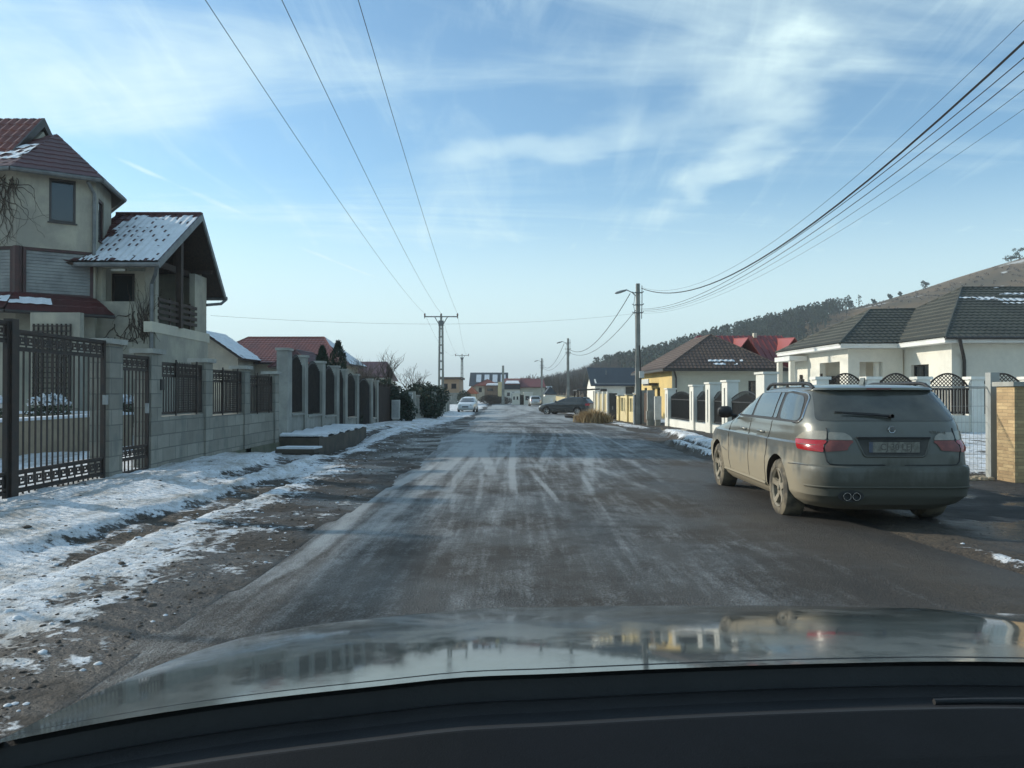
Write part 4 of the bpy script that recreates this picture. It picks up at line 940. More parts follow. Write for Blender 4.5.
    b = MB(); b.box(X(547, 125), X(553, 125), 127.4, 128.6, Z(387.5, 128), Z(386.3, 128)); b.build('snow_ridge', 'hsnow', r)
    window(H, (X(545, 125), 125), (X(556, 125), 125), .5, 1.1, Z(401, 125), Z(397.5, 125))
    # white kiosks
    d = 112; X3 = lambda px: X(px, d); Z3 = lambda py: Z(py, d)
    for (a, c, zt, lab) in ((512, 519.8, 393.5, 'lit white cabin with two dark windows at the street end'), (524, 532.7, 393.2, 'taller white cabin with a single dark window, right of the other cabin')):
        H = thing('white_cabin', (X3((a+c)/2), d, -.6), lab, 'cabin', 'white cabins at the street end')
        wins = [(.18, .40, Z3(399.5), Z3(396.5)), (.65, .87, Z3(399.5), Z3(396.5))] if a == 512 else [(.2, .7, Z3(400), Z3(396))]
        facade(H, (X3(a), d), (X3(c), d), -.6, Z3(zt), 'white', wins, th=.12)
        b = MB(); b.box(X3(a), X3(c), d+.15, d+3, -.6, Z3(zt)); b.build('back_wall', 'white', H)
        b = MB(); b.box(X3(a)-.08, X3(c)+.08, d-.1, d+3.1, Z3(zt)+.004, Z3(zt)+.13); b.build('roof', 'whitef', H)
    f = thing('dark_gate', (X3(522), d, -.6), 'narrow dark gate between the two white cabins', 'gate'); b = MB(); b.box(X3(520), X3(523.8), d+.3, d+.36, -.6, Z3(395)); b.build('gate_leaf', 'wood', f)
    b = MB(); b.box(X3(520)-.02, X3(520)+.06, d+.26, d+.42, -.6, Z3(394)); b.build('gate_post', 'plasd', f)
    f = thing('boundary_wall', (X3(545), d, -.6), 'pale wall with a dark doorway right of the silver car', 'wall')
    b = MB(); wall_open(b, (X3(541), d+2), (X3(556), d+2), -.6, Z3(396.5), .15, [(1.35, 1.75, -.6, Z3(398))]); b.build('wall_body', 'whitef', f)
    # yellow far fence on the right side of the street: px 555-575, depth 110..72
    f = thing('far_yellow_fence', (7, 90, -.5), 'distant ochre board fence behind the dark estate car', 'fence')
    for i in range(13):
        y = 76+i*3; xx = 6.3
        b = MB(); b.box(xx, xx+.15, y, y+2.7, -.6, .72-.0*i); b.build('panel', 'yellowf', f)
        b = MB(); b.box(xx-.04, xx+.2, y+2.703, y+2.997, -.6, .9); b.build('post', 'cream', f)
    # low scrub and earth bank between
    rnd = random.Random(9)
    for i, (x, y, r, h, mt, lab) in enumerate(((-3.2, 118, 1.8, 1.3, 'twig', 'brown scrub bush in front of the ochre house, left one'), (-1.8, 116, 2.0, 1.1, 'twig', 'brown scrub bush at the foot of the broken pole'), (-6.2, 104, 1.0, 1.9, 'fol', 'narrow dark conifer behind the parked white car'))):
        t = thing('scrub_bush', (x, y, -.5), lab, 'bush', 'scrub at the end of the street'); b = MB(); b.leaves((x, y, -.5+h*.5), (r, r*.6, h*.6), 2500, .14, rnd); b.build('foliage', mt, t); b = MB(); b.tube([(x, y, -.6), (x, y, .1)], .04, 5); b.build('stem', 'bark', t)
M['orange'] = pm('orange_roof', (.38, .11, .045), (.3, .09, .04), 1, .7)
M['dkredfar'] = pm('far_dark_red_roof', (.15, .035, .035), (.12, .03, .03), .8, .7)
far_houses()
# ------------------------------------------------------------------ right side
def right_houses():
    # yellow/brown hip-roofed house
    H = thing('yellow_cottage', (12, 50, G(48)), 'yellow cottage with brown hip roof behind the slender lamp pole', 'house')
    x0, x1, y0, y1 = 9.0, 14.8, 45, 55.8; ze = 2.62
    w = MB(); wall_open(w, (x0, y1), (x0, y0), -.7, ze, .25, [(4.5, 5.4, -.6, 1.55), (6.2, 7.2, .7, 1.6), (1.5, 2.5, .7, 1.6)], 1); w.build('street_wall', 'yellow', H)
    w = MB(); wall_open(w, (x0+.0, y0), (x1, y0), -.7, ze, .25, [(4.3, 5.2, 1.0, 1.95)], 1); w.build('side_wall', 'beige_shade', H)  # yellow house's shaded side painted as a greyer render
    w = MB(); w.box(x0+.3, x1, y0+.3, y1, -.7, ze); w.build('back_wall', 'beige_shade', H)
    window(H, (x0, y1), (x0, y0), 4.5, 5.4, -.6, 1.55, 1, 'redframe', 'wood', name='door', sill=False); window(H, (x0, y1), (x0, y0), 6.2, 7.2, .7, 1.6); window(H, (x0, y1), (x0, y0), 1.5, 2.5, .7, 1.6); window(H, (x0, y0), (x1, y0), 4.3, 5.2, 1.0, 1.95)
    b = MB(); hip(b, x0-.55, x1+.55, y0-.55, y1+.55, ze, 4.75, lam=.22, amp=.010, step=.03, row=.33); rf = b.build('roof', ['tile_brown', 'gutter'], H)
    s = MB(); slope(s, [(x0-.55, y0-.55, ze), (x1+.55, y0-.55, ze), (11.9, y0+2.9, 4.75)], off=.025, under=False, lam=.3, row=.38, keep=lambda a, b, u, v: .04 < b < .22 and (v/.38) % 1 < .5 and .38 < a < .66 and float(fbm(np.array(u*3.), np.array(v*8.), 2)) > .42); s.build('snow_traces', 'snow', rf)
    b = MB(); b.box(x0-.55, x1+.55, y0-.52, y0-.02, ze-.10, ze-.06); b.box(x0-.55, x0-.02, y0-.02, y1+.5, ze-.10, ze-.06); b.box(x0-.60, x1+.6, y0-.62, y0-.56, ze-.14, ze); b.box(x0-.62, x0-.56, y0-.56, y1+.6, ze-.14, ze); b.build('eaves', 'gutter', H)
    downpipe(H, [(x0+.0, y0-.55, ze-.1), (x0+.1, y0-.3, ze-.25), (x0+.22, y0-.07, ze-.5), (x0+.22, y0-.07, -.6)], .05, 'gutter')
    b = MB(); b.box(x0-.55, x0-.02, 49.4, 51.6, 1.72, 1.88); b.build('door_canopy', 'gutter', H)
    b = MB(); b.box(x0-.62, x0-.56, 49.2, 51.8, 1.82, 2.12); b.build('name_board', 'plasw', H)
    # red sheet-metal roof house behind
    H = thing('red_metal_roof_house', (19, 66, -.5), 'house with bright red sheet metal roof and small gables behind the yellow cottage', 'house')
    b = MB(); b.box(13.6, 24.5, 62, 72, -.6, 3.0); b.build('wall', 'beige_shade', H)
    b = MB(); P = [(13.0, 61.3, 3.0), (25.2, 61.3, 3.0), (22.4, 66.5, 6.0), (15.4, 66.5, 6.0)]; flat_roof(b, P); flat_roof(b, [(25.2, 72.7, 3.0), (13.0, 72.7, 3.0), (15.4, 66.5, 6.0), (22.4, 66.5, 6.0)])
    flat_roof(b, [(13.0, 72.7, 3.0), (13.0, 61.3, 3.0), (15.4, 66.5, 6.0)]); flat_roof(b, [(25.2, 61.3, 3.0), (25.2, 72.7, 3.0), (22.4, 66.5, 6.0)])
    for i in range(26):                                                               # standing seams
        x = 13.4+i*.45; t = 1.0
        zt = 6.0; xt = min(max(x, 15.4+(0)), 22.4)
        f = min(1, (x-13.0)/2.4, (25.2-x)/2.8); b.bar((x, 61.3, 3.03), (x, 61.3+5.2*f, 3.03+3.0*f), .04, .05)
    b.build('roof', 'sheet_red', H)
    for i, xc in enumerate((18.3, 21.9)):
        b = MB(); w_ = 1.5; ya = 62.2; za = 3.55
        flat_roof(b, [(xc-w_, ya, za), (xc, ya-.3, 5.55), (xc, 66.0, 5.75), (xc-w_*.2, 65, 5.2)], t=.06); flat_roof(b, [(xc+w_, ya, za), (xc, ya-.3, 5.55), (xc, 66.0, 5.75), (xc+w_*.2, 65, 5.2)], t=.06)
        b.build('dormer_roof', M['pinkred'], H)
    b = MB(); b.box(20.0, 20.25, 66.1, 66.5, 5.8, 6.2); b.build('chimney', 'creamw', H)
    # navy roof house
    H = thing('navy_roof_house', (10, 76, -.5), 'white house with steep navy roof left of the lamp pole', 'house')
    d = 76; x0, x1 = (593-512)/800*d, (640-512)/800*d
    b = MB(); b.box(x0+.2, x1+2, d, d+8, -.6, 2.15); gable_wall(b, x0+.2, x1+2, d, d+8, 2.15, 3.7, 'x'); b.build('wall', 'whitef', H)
    b = MB(); gable(b, x0+.2, x1+2, d, d+8, 1.95, 3.75, 'x', .45); b.build('roof', 'slate', H)
    window(H, (x0+.2, d), (x1, d), .5, 1.1, .7, 1.6, rec=-.03); window(H, (x0+.2, d), (x1, d), 2.9, 3.7, 1.1, 1.8, rec=-.03)
    b = MB(); b.tube([(x0+1.5, d+2, 3.0), (x0+1.5, d+2, 3.45)], .06, 6); b.build('roof_vent', 'zinc', H)
    # carport
    C = thing('carport', (6.3, 68, -.5), 'flat dark carport roof on posts next to the estate car', 'carport')
    b = MB(); b.slab([(5.4, 66.5, 1.40), (7.3, 66.5, 1.5), (7.3, 70.5, 1.5), (5.4, 70.5, 1.40)], (0, 0, .12)); b.build('roof', 'gutter', C)
    for x, y in ((5.5, 66.7), (7.2, 66.7), (5.5, 70.3), (7.2, 70.3)): b = MB(); b.box(x-.06, x+.06, y-.06, y+.06, -.7, 1.39); b.build('post', 'wood', C)
M['pinkred'] = pm('faded_red_sheet', (.33, .075, .055), (.36, .07, .05), 1, .45)
right_houses()
def white_house():
    H = thing('white_bungalow', (17, 33, G(32)), 'large white bungalow with dark grey tiled hip roofs behind the silver estate car', 'house')
    ze = 3.02; zt = 3.2
    # main block
    w = MB(); wall_open(w, (15.4, 31.4), (15.4, 28.0), -.5, ze, .25, [(.55, 1.85, .95, 2.35)], 1)
    wall_open(w, (15.4, 28.0), (26, 28.0), -.5, ze, .25, [(7, 8.4, .9, 2.2)], 1); w.box(15.7, 26, 28.3, 38, -.5, ze)
    w.build('main_wall', 'white', H)
    window(H, (15.4, 31.4), (15.4, 28.0), .55, 1.85, .95, 2.35, 1, 'gutter', 'glass', nv=2, rec=.16); window(H, (15.4, 28.0), (26, 28.0), 7, 8.4, .9, 2.2, 1)
    # wing with porch
    w = MB(); wall_open(w, (13.2, 37.8), (13.2, 31.4), -.5, ze, .25, [(3.5, 5.6, -.3, 2.55), (1.0, 1.7, 1.1, 1.9)], 1)
    wall_open(w, (13.2, 31.4), (15.35, 31.4), -.5, ze, .25, [(.45, 1.35, -.3, 2.5)], 1)
    w.box(14.6, 15.4, 33.0, 37.8, -.5, ze); w.box(13.5, 14.6, 34.6, 37.8, -.5, ze); w.build('wing_wall', 'white', H)
    window(H, (13.5, 34.59), (14.55, 34.59), .1, .8, .8, 2.0, rec=-.03, name='porch_window', nv=2); window(H, (13.2, 37.8), (13.2, 31.4), 1.0, 1.7, 1.1, 1.9, 1)
    b = MB(); b.tube([(14.45, 31.7, -.3), (14.45, 31.7, ze)], .13, 12); b.build('porch_column', 'white', H)
    for (x, y) in ((13.17, 36.3), (13.17, 33.9)):
        b = MB(); b.box(x-.08, x, y, y+.12, 1.9, 2.1); b.build('wall_lamp', 'iron', H)
    # white soffit and fascia
    o = .5
    b = MB(); b.slab([(15.4-o, 27.5, ze+.003), (26.5, 27.5, ze+.003), (26.5, 38.4, ze+.003), (15.4-o, 38.4, ze+.003)], (0, 0, .17)); b.build('main_fascia', 'fascia', H)
    b = MB(); b.slab([(12.7, 30.9, ze+.006), (15.4-o-.004, 30.9, ze+.006), (15.4-o-.004, 38.3, ze+.006), (12.7, 38.3, ze+.006)], (0, 0, .165)); b.build('wing_fascia', 'fascia', H)
    b = MB(); b.box(12.35, 13.15, 35.6, 37.6, 2.72, 2.92); b.build('entrance_canopy', 'fascia', H)
    for y in (35.8, 37.4):
        b = MB(); b.box(12.42, 12.62, y-.12, y+.12, -.6, 2.71); b.build('canopy_column', 'white', H)
    # roofs
    b = MB(); hip(b, 15.4-o-.03, 26.6, 27.45, 38.5, zt, 5.62, lam=.22, row=.34, amp=.011, step=.034, ridge=3.7); rf = b.build('main_roof', ['tile_grey', 'fascia'], H)
    s = MB(); slope(s, [(14.87, 27.45, zt), (26.6, 27.45, zt), (22.9, 32.97, 5.62), (18.57, 32.97, 5.62)], off=.02, lam=.28, row=.36, amp=.01, step=.01, under=False, keep=lambda a, b, u, v: float(fbm(np.array(u*.55), np.array(v*4.0+3), 4))-1.6*abs(b-.72)-.25*max(0, .42-a) > .40)
    s.build('snow_streaks', 'snow', rf)
    b = MB(); a = (15.5, 34.6, 4.86); c0, c1 = (12.65, 30.85, zt), (12.65, 38.35, zt); e = (17.6, 34.6, 4.86)
    slope(b, [c0, (15.0, 30.85, zt), (17.7, 34.6, 4.9), a], lam=.22, row=.34, amp=.011, step=.034); slope(b, [c1, (15.0, 38.35, zt), (17.7, 34.6, 4.9), a], lam=.22, row=.34, amp=.011, step=.034); slope(b, [c1, c0, a], lam=.22, row=.34, amp=.011, step=.034)
    b.tube([c0, a], .06, 5); b.tube([c1, a], .06, 5); b.tube([a, (17.6, 34.6, 4.9)], .06, 5); b.build('wing_roof', ['tile_grey', 'fascia'], H)
    gutter(H, (14.85, 27.38, zt-.03), (26.6, 27.38, zt-.03), .05, 'gutter')
    downpipe(H, [(15.35, 27.4, zt-.05), (15.45, 27.5, zt-.3), (15.75, 27.9, 2.6), (15.8, 27.93, 2.4), (15.8, 27.93, -.4)], .06, 'gutter')
white_house()
def slit_post(F, x, y, top, w=.45, z0=-.6, mat='whitef', gap=True, t=.34):
    """square post with a dark vertical slit, as in the white fence"""
    b = MB(); a = w/2
    if gap:
        s = .07
        b.box(x-t/2, x+t/2, y-a, y-s, z0, top); b.box(x-t/2, x+t/2, y+s, y+a, z0, top); b.box(x-t/2, x+t/2, y-s, y+s, z0, G(y)+.35); b.box(x-t/2, x+t/2, y-s, y+s, top-.18, top)
        b.box(x-.03, x+.03, y-s, y+s, G(y)+.35, top-.18, 1)
    else: b.box(x-t/2, x+t/2, y-a, y+a, z0, top)
    p = b.build('post', [mat, 'ironbk'], F)
    c = MB(); c.box(x-t/2-.04, x+t/2+.04, y-a-.04, y+a+.04, top+.003, top+.06); c.build('cap', 'cap' if mat != 'whitef' else 'whitef', p)
def right_fences():
    F = thing('white_fence', (6.6, 28, G(28)), 'white rendered street fence with slit posts and black iron panels beyond the estate car', 'fence')
    for y, top in ((33.6, 1.42), (28.9, 1.52), (26.5, 1.58), (24.4, 1.62), (20.9, 1.78)): slit_post(F, 6.65, y, top, .62 if y > 21.5 else .7, gap=y > 21.5)
    for y0, y1 in ((29.21, 33.29), (26.81, 28.59), (24.71, 26.19), (21.25, 24.09)):
        b = MB(); zb = G((y0+y1)/2)+.28; b.box(6.55, 6.75, y0, y1, -.7, zb); b.build('base_wall', 'whitef', F)
        b = MB(); x = 6.62; n = int((y1-y0)/.10)
        for i in range(n+1):
            y = y0+.04+(y1-y0-.08)*i/n; s = i/n; zt = 1.12+.22*math.sin(math.pi*s); b.box(x-.008, x+.008, y-.009, y+.009, zb+.03, zt)
        b.box(x-.015, x+.015, y0, y1, zb+.06, zb+.10); b.box(x-.015, x+.015, y0, y1, 1.0, 1.04)
        b.tube([(x, y0+(y1-y0)*s/10, 1.12+.22*math.sin(math.pi*s/10)) for s in range(11)], .016, 5)
        b.slab([(x+.02, y0, zb+.05), (x+.02, y1, zb+.05), (x+.02, y1, 1.05), (x+.02, (y0+y1)/2, 1.28), (x+.02, y0, 1.05)], (.006, 0, 0)); b.build('iron_panel', 'ironbk', F)
    # lattice-topped fence facing the camera
    F = thing('lattice_fence', (14, 27, G(27)), 'white rendered garden fence with brown slats and arched lattice tops before the bungalow', 'fence')
    yy = 26.2; xs = [10.1, 11.75, 13.4, 15.15, 16.95, 18.8, 20.7]
    for x in xs:
        b = MB(); b.box(x-.2, x+.2, yy-.2, yy+.2, -.6, 1.72); p = b.build('pillar', 'whitef', F); b = MB(); b.box(x-.26, x+.26, yy-.26, yy+.26, 1.723, 1.82); b.build('cap', 'whitef', p)
    for i in range(len(xs)-1):
        a, c = xs[i]+.2, xs[i+1]-.2
        b = MB(); b.box(a, c, yy-.12, yy+.12, -.6, .55); b.build('base_wall', 'whitef', F)
        b = MB(); L = c-a
        for k in range(14): x = a+.05+k*(L-.1)/13; b.box(x-.03, x+.03, yy-.02, yy+.02, .60, 1.38)
        b.box(a, c, yy-.035, yy+.035, .62, .68); b.box(a, c, yy-.035, yy+.035, 1.38, 1.46)
        b.build('slat_panel', 'wood', F)
        b = MB(); arc = [(a+.02+(L-.04)*k/16, 1.50+.42*math.sin(math.pi*k/16)**.8 if 0 < k < 16 else 1.50) for k in range(17)]
        b.tube([(x, yy, z) for x, z in arc], .03, 6)
        nn = 11
        for sgn in (1, -1):
            for k in range(-6, nn+6):
                # diagonal lath clipped to the arch
                x0 = a+L*k/nn; pts = []
                for q in range(41):
                    z = 1.47+q*.0115; x = x0+sgn*(z-1.47)
                    if a < x < c:
                        s = (x-a)/L; zt = 1.50+.42*max(0, math.sin(math.pi*s))**.8
                        if z < zt: pts.append((x, z))
                if len(pts) > 2: b.bar((pts[0][0], yy+.012*sgn, pts[0][1]), (pts[-1][0], yy+.012*sgn, pts[-1][1]), .02, .022)
        b.build('lattice_arch', 'wood', F)
    # mesh fence across the empty lot
    F = thing('mesh_fence', (6, 12.6, 0), 'light wire mesh fence with a galvanised post beside the stone gatepost', 'fence')
    b = MB(); b.box(7.36, 7.50, 12.30, 12.44, -.3, 1.62); b.build('post', M['postm'], F)
    b = MB()
    for i in range(38): x = 5.05+i*.06; b.tube([(x, 12.4, .12), (x, 12.4, 1.40)], .0028, 4)
    for z in (.12, .35, .6, .85, 1.1, 1.38, 1.40): b.tube([(5.05, 12.4, z), (7.36, 12.4, z)], .003 if z < 1.38 else .007, 4)
    b.build('wire_mesh', 'galv', F)
    # stone gatepost with iron panel
    S = thing('stone_gatepost', (7.5, 12, 0), 'sandstone clad gatepost and low wall with black spiked railing at the right edge', 'gatepost')
    b = MB(); b.box(7.30, 7.62, 11.62, 12.05, -.2, 1.40); p = b.build('pillar', 'stone', S); b = MB(); b.box(7.26, 7.66, 11.58, 12.1, 1.403, 1.47); b.build('cap', 'cap', p)
    b = MB(); b.box(7.625, 13, 11.70, 11.98, -.2, .30); b.box(7.665, 13, 11.68, 12.0, .303, .36); b.build('base_wall', 'stone', S)
    b = MB(); z0, z1 = .42, 1.5
    for i in range(40):
        x = 7.74+i*.11; b.tube([(x, 11.84, z0), (x, 11.84, z1)], .010, 5); b.lathe([(.018, z1), (.02, z1+.03), (.0, z1+.12)], c=(x, 11.84, 0), n=6)
    b.box(7.66, 12.5, 11.825, 11.855, z0+.03, z0+.07); b.box(7.66, 12.5, 11.825, 11.855, z1-.12, z1-.08); b.box(7.665, 7.70, 11.80, 11.86, .36, 1.5)
    b.box(7.6, 12.5, 11.87, 11.878, z0+.06, z1-.13); b.build('railing', 'ironbk', S)
    b = thing('rubble_pile', (7.0, 12.2, 0), 'loose brown stones and dead leaves at the foot of the mesh fence', 'rubble'); rnd = random.Random(8); m = MB()
    for _ in range(90):
        x, y = rnd.uniform(6.3, 7.2), rnd.uniform(11.95, 12.25); r = rnd.uniform(.02, .06); pts = []
        m.lathe([(0, -.02), (r, 0), (r*.8, r*.7), (0, r)], c=(x, y, .0), n=5)
    m.build('stones', 'stonew', b)
    # yellow fence
    F = thing('yellow_fence', (5.7, 41, G(41)), 'low yellow rendered street fence with slit posts left of the lamp pole', 'fence')
    for y in (38.0, 41.0, 44.2):
        slit_post(F, 6.0, y, 1.22-.02*(y-38), .8, mat='yellowf')
    for y0, y1 in ((38.41, 40.59), (41.41, 43.79)):
        b = MB(); b.box(5.92, 6.08, y0, y1, -.8, G(y0)+.5); b.build('base_wall', 'yellowf', F)
        for k in range(3):
            y = y0+.2+k*(y1-y0-.4)/2; b = MB(); b.box(5.93, 6.07, y-.13, y+.13, G(y0)+.503, 1.0); b.build('baluster', 'yellowf', F)
        b = MB(); b.box(5.92, 6.08, y0, y1, 1.003, 1.10); b.build('top_rail', 'yellowf', F)
    # dark gate and grey posts
    Gt = thing('brown_gate', (6.1, 36, G(36)), 'solid dark brown garden gate in front of the yellow cottage', 'gate')
    b = MB()
    for i in range(9): b.box(6.1, 6.14, 35.5+i*.165, 35.655+i*.165, G(36)+.05, 1.28)
    b.box(6.14, 6.18, 35.5, 37.0, G(36)+.3, G(36)+.4); b.box(6.14, 6.18, 35.5, 37.0, 1.0, 1.1); b.build('gate_leaf', 'woodm', Gt)
    b = MB(); b.tube([(6.06, 35.62, .35), (6.06, 35.62, .55)], .015, 6); b.build('handle', 'galv', Gt)
    for y in (35.2, 37.25): b = MB(); b.box(5.95, 6.25, y-.13, y+.13, -.6, 1.40); b.build('post', 'pillar', Gt)
    for i, (x, y, h, lab) in enumerate(((5.95, 34.6, .62, 'small grey utility stub on the verge at the gatepost'), (6.25, 34.3, 1.25, 'pale meter cabinet on a plinth next to the white fence end'))):
        t = thing('meter_cabinet', (x, y, G(y)), lab, 'utility box', 'meter cabinets on the right'); z = G(y)
        b = MB(); b.box(x-.14, x+.14, y-.1, y+.1, z+.25, z+h); b.build('cabinet', 'plasw' if i else 'pillar', t); b = MB(); b.box(x-.11, x+.11, y-.08, y+.08, z-.1, z+.25); b.build('plinth', 'concrete', t)
    # white fence farther, beside carport
    F = thing('white_panel_fence', (5.5, 50, G(50)), 'pale fence of white pillars and slats between carport and yellow fence', 'fence')
    for y in (48.5, 51, 53.5, 56): b = MB(); b.box(5.75, 6.05, y-.18, y+.18, -.9, 1.35); b.build('pillar', 'whitef', F)
    for y0 in (48.7, 51.2, 53.7):
        b = MB(); b.box(5.82, 5.98, y0, y0+2.1, -.9, .05); b.build('base_wall', 'whitef', F)
        b = MB()
        for k in range(7): b.box(5.88, 5.92, y0+.1+k*.3, y0+.3+k*.3, .06, 1.2)
        b.build('slat_panel', 'yellowf', F)
    Gt = thing('black_gate', (5.9, 46.6, G(46)), 'black iron driveway gate between the yellow fence and the white pillars', 'gate')
    b = MB(); b.box(5.88, 5.91, 44.7, 48.3, G(46)+.05, 1.15)
    for k in range(18): b.box(5.85, 5.88, 44.7+k*.2, 44.74+k*.2, G(46)+.05, 1.25)
    b.build('gate_leaf', 'ironbk', Gt); b = MB(); b.tube([(5.84, 46.4, .3), (5.84, 46.4, .5)], .015, 5); b.build('handle', 'galv', Gt)
M['postm'] = pm('rust_foot_post', (.42, .44, .42), (.36, .37, .35), 1, .6, metal=.2)
right_fences()
def straw():
    rnd = random.Random(6); t = thing('dry_reed_clump', (3.9, 38.5, G(38)), 'clump of dry straw coloured ornamental grass at the right road edge', 'grass clump')
    b = MB()
    for i in range(2600):
        cx, cy, w = rnd.choice(((3.45, 38.4, .35), (3.9, 38.2, .4), (4.35, 38.6, .4), (4.0, 39, .4)))
        x = cx+rnd.gauss(0, w*.45); y = cy+rnd.gauss(0, .35); h = rnd.uniform(.35, .85)*(1-.35*abs(x-3.9)); a = rnd.uniform(0, 6.28); l = rnd.uniform(.1, .5)
        p = Vector((x, y, G(y)-.02)); m = p+Vector((math.cos(a)*l*.35, math.sin(a)*l*.35, h*.65)); e = p+Vector((math.cos(a)*l, math.sin(a)*l, h*rnd.uniform(.7, 1.)))
        s = Vector((math.sin(a), -math.cos(a), 0))*.014; b.face([p-s, p+s, m+s, m-s]); b.face([m-s, m+s, e])
    b.build('blades', 'straw', t)
    t = thing('road_edge_hump', (3.3, 33, G(33)), 'x', 'x'); bpy.data.objects.remove(t)
    # stacked dark planks near the estate car
    t = thing('plank_stack', (4.3, 52, G(52)), 'dark planks and debris lying on the verge in front of the estate car', 'planks'); b = MB()
    for i in range(6): b.bbox((3.4, 50.5+.25*i, 0), (1, .1*i/6), (0, 1), 0, 3.2, 0, .22, G(52)+.02+.05*(i % 3), G(52)+.065+.05*(i % 3))
    b.build('planks', 'wood', t)
straw()
# ------------------------------------------------------------------ poles and wires
def lamp_pole(name, x, y, top, lab, lamp=True, clutter=True, lean=0., box=False, grp='street poles', r=.14):
    t = thing(name, (x, y, G(y)), lab, 'pole', grp); z0 = G(y)-.3
    b = MB(); i0 = len(b.v)
    for k in range(2): pass
    pts = [(x, y, z0), (x+lean*.5, y, (z0+top)/2), (x+lean, y, top)]
    for q, (p, w) in enumerate(((pts[0], r*1.15), (pts[1], r*.95), (pts[2], r*.75))):
        for dx, dy in ((-1, -1.2), (1, -1.2), (1, 1.2), (-1, 1.2)): b.v.append((p[0]+dx*w*.75, p[1]+dy*w*.75, p[2]))
    for q in range(2):
        for s in range(4): s2 = (s+1) % 4; b.f.append((i0+q*4+s, i0+q*4+s2, i0+q*4+4+s2, i0+q*4+4+s)); b.m.append(0)
    b.f.append((i0+8, i0+9, i0+10, i0+11)); b.m.append(0)
    b.build('shaft', 'pillar', t)
    X = x+lean
    if lamp:
        b = MB(); b.tube([(X-.1, y, top-.55), (X-.25, y, top-.40), (X-.55, y-.05, top-.27)], .025, 6); arm = b.build('lamp_arm', 'galv', t)
        b = MB(); b.lathe([(0, -.0), (.05, .02), (.09, .12), (.115, .3), (.10, .46), (.05, .55), (0, .57)], axis='x', n=12, c=(0, 0, 0))
        V = [((-(p[0])), p[1]*.9, p[2]*.55) for p in b.v]; a = R(-16); b.v = [(X-.50+p[0]*math.cos(a)+p[2]*math.sin(a), y-.05+p[1], top-.29+(-p[0]*math.sin(a)*-1)*-1+p[2]*math.cos(a)+0) for p in V]
        b.build('lamp_head', 'lampg', t, 60)
    if clutter:
        b = MB()
        for z in (top-.45, top-1.0, top-1.35): b.box(X-.16, X+.16, y-.19, y-.15, z, z+.05); b.tube([(X-.16, y-.17, z), (X-.28, y-.17, z+.06)], .02, 5); b.tube([(X+.14, y-.17, z), (X+.24, y-.17, z+.08)], .02, 5)
        b.tube([(X+.17, y-.1, top-.1), (X+.17, y-.1, top-.8), (X+.14, y-.16, top-1.6)], .018, 5); b.tube([(X-.15, y-.15, top-.5), (X-.22, y-.2, top-1.0), (X-.14, y-.17, top-1.5), (x-.12, y-.2, top-4.5)], .012, 5)
        b.build('brackets', 'zinc', t)
    if box:
        b = MB(); b.box(x+.02, x+.22, y-.36, y-.2, 1.95, 2.25); b.build('junction_box', 'plasw', t)
        b = MB(); b.tube([(x-.17, y-.05, z0), (x-.17, y-.05, 1.2)], .06, 8); b.build('cable_sleeve', 'galv', t); b = MB(); b.tube([(x+.1, y-.2, z0), (x+.1, y-.2, 2.0), (x+.03, y-.2, 3.4)], .03, 6); b.build('riser_cable', 'cable', t)
    return t
def wire(lab, pts, r, grp):
    """catenary through given end points with a sag"""
    (a, c, sag) = pts; a = Vector(a); c = Vector(c); P = []
    for i in range(33): s = i/32; p = a+(c-a)*s; p.z -= sag*4*s*(1-s); P.append(p)
    b = MB(); b.tube(P, r, 5, cap=False); o = b.build('overhead_wire', 'cable'); tag(o, lab, 'wire', grp)
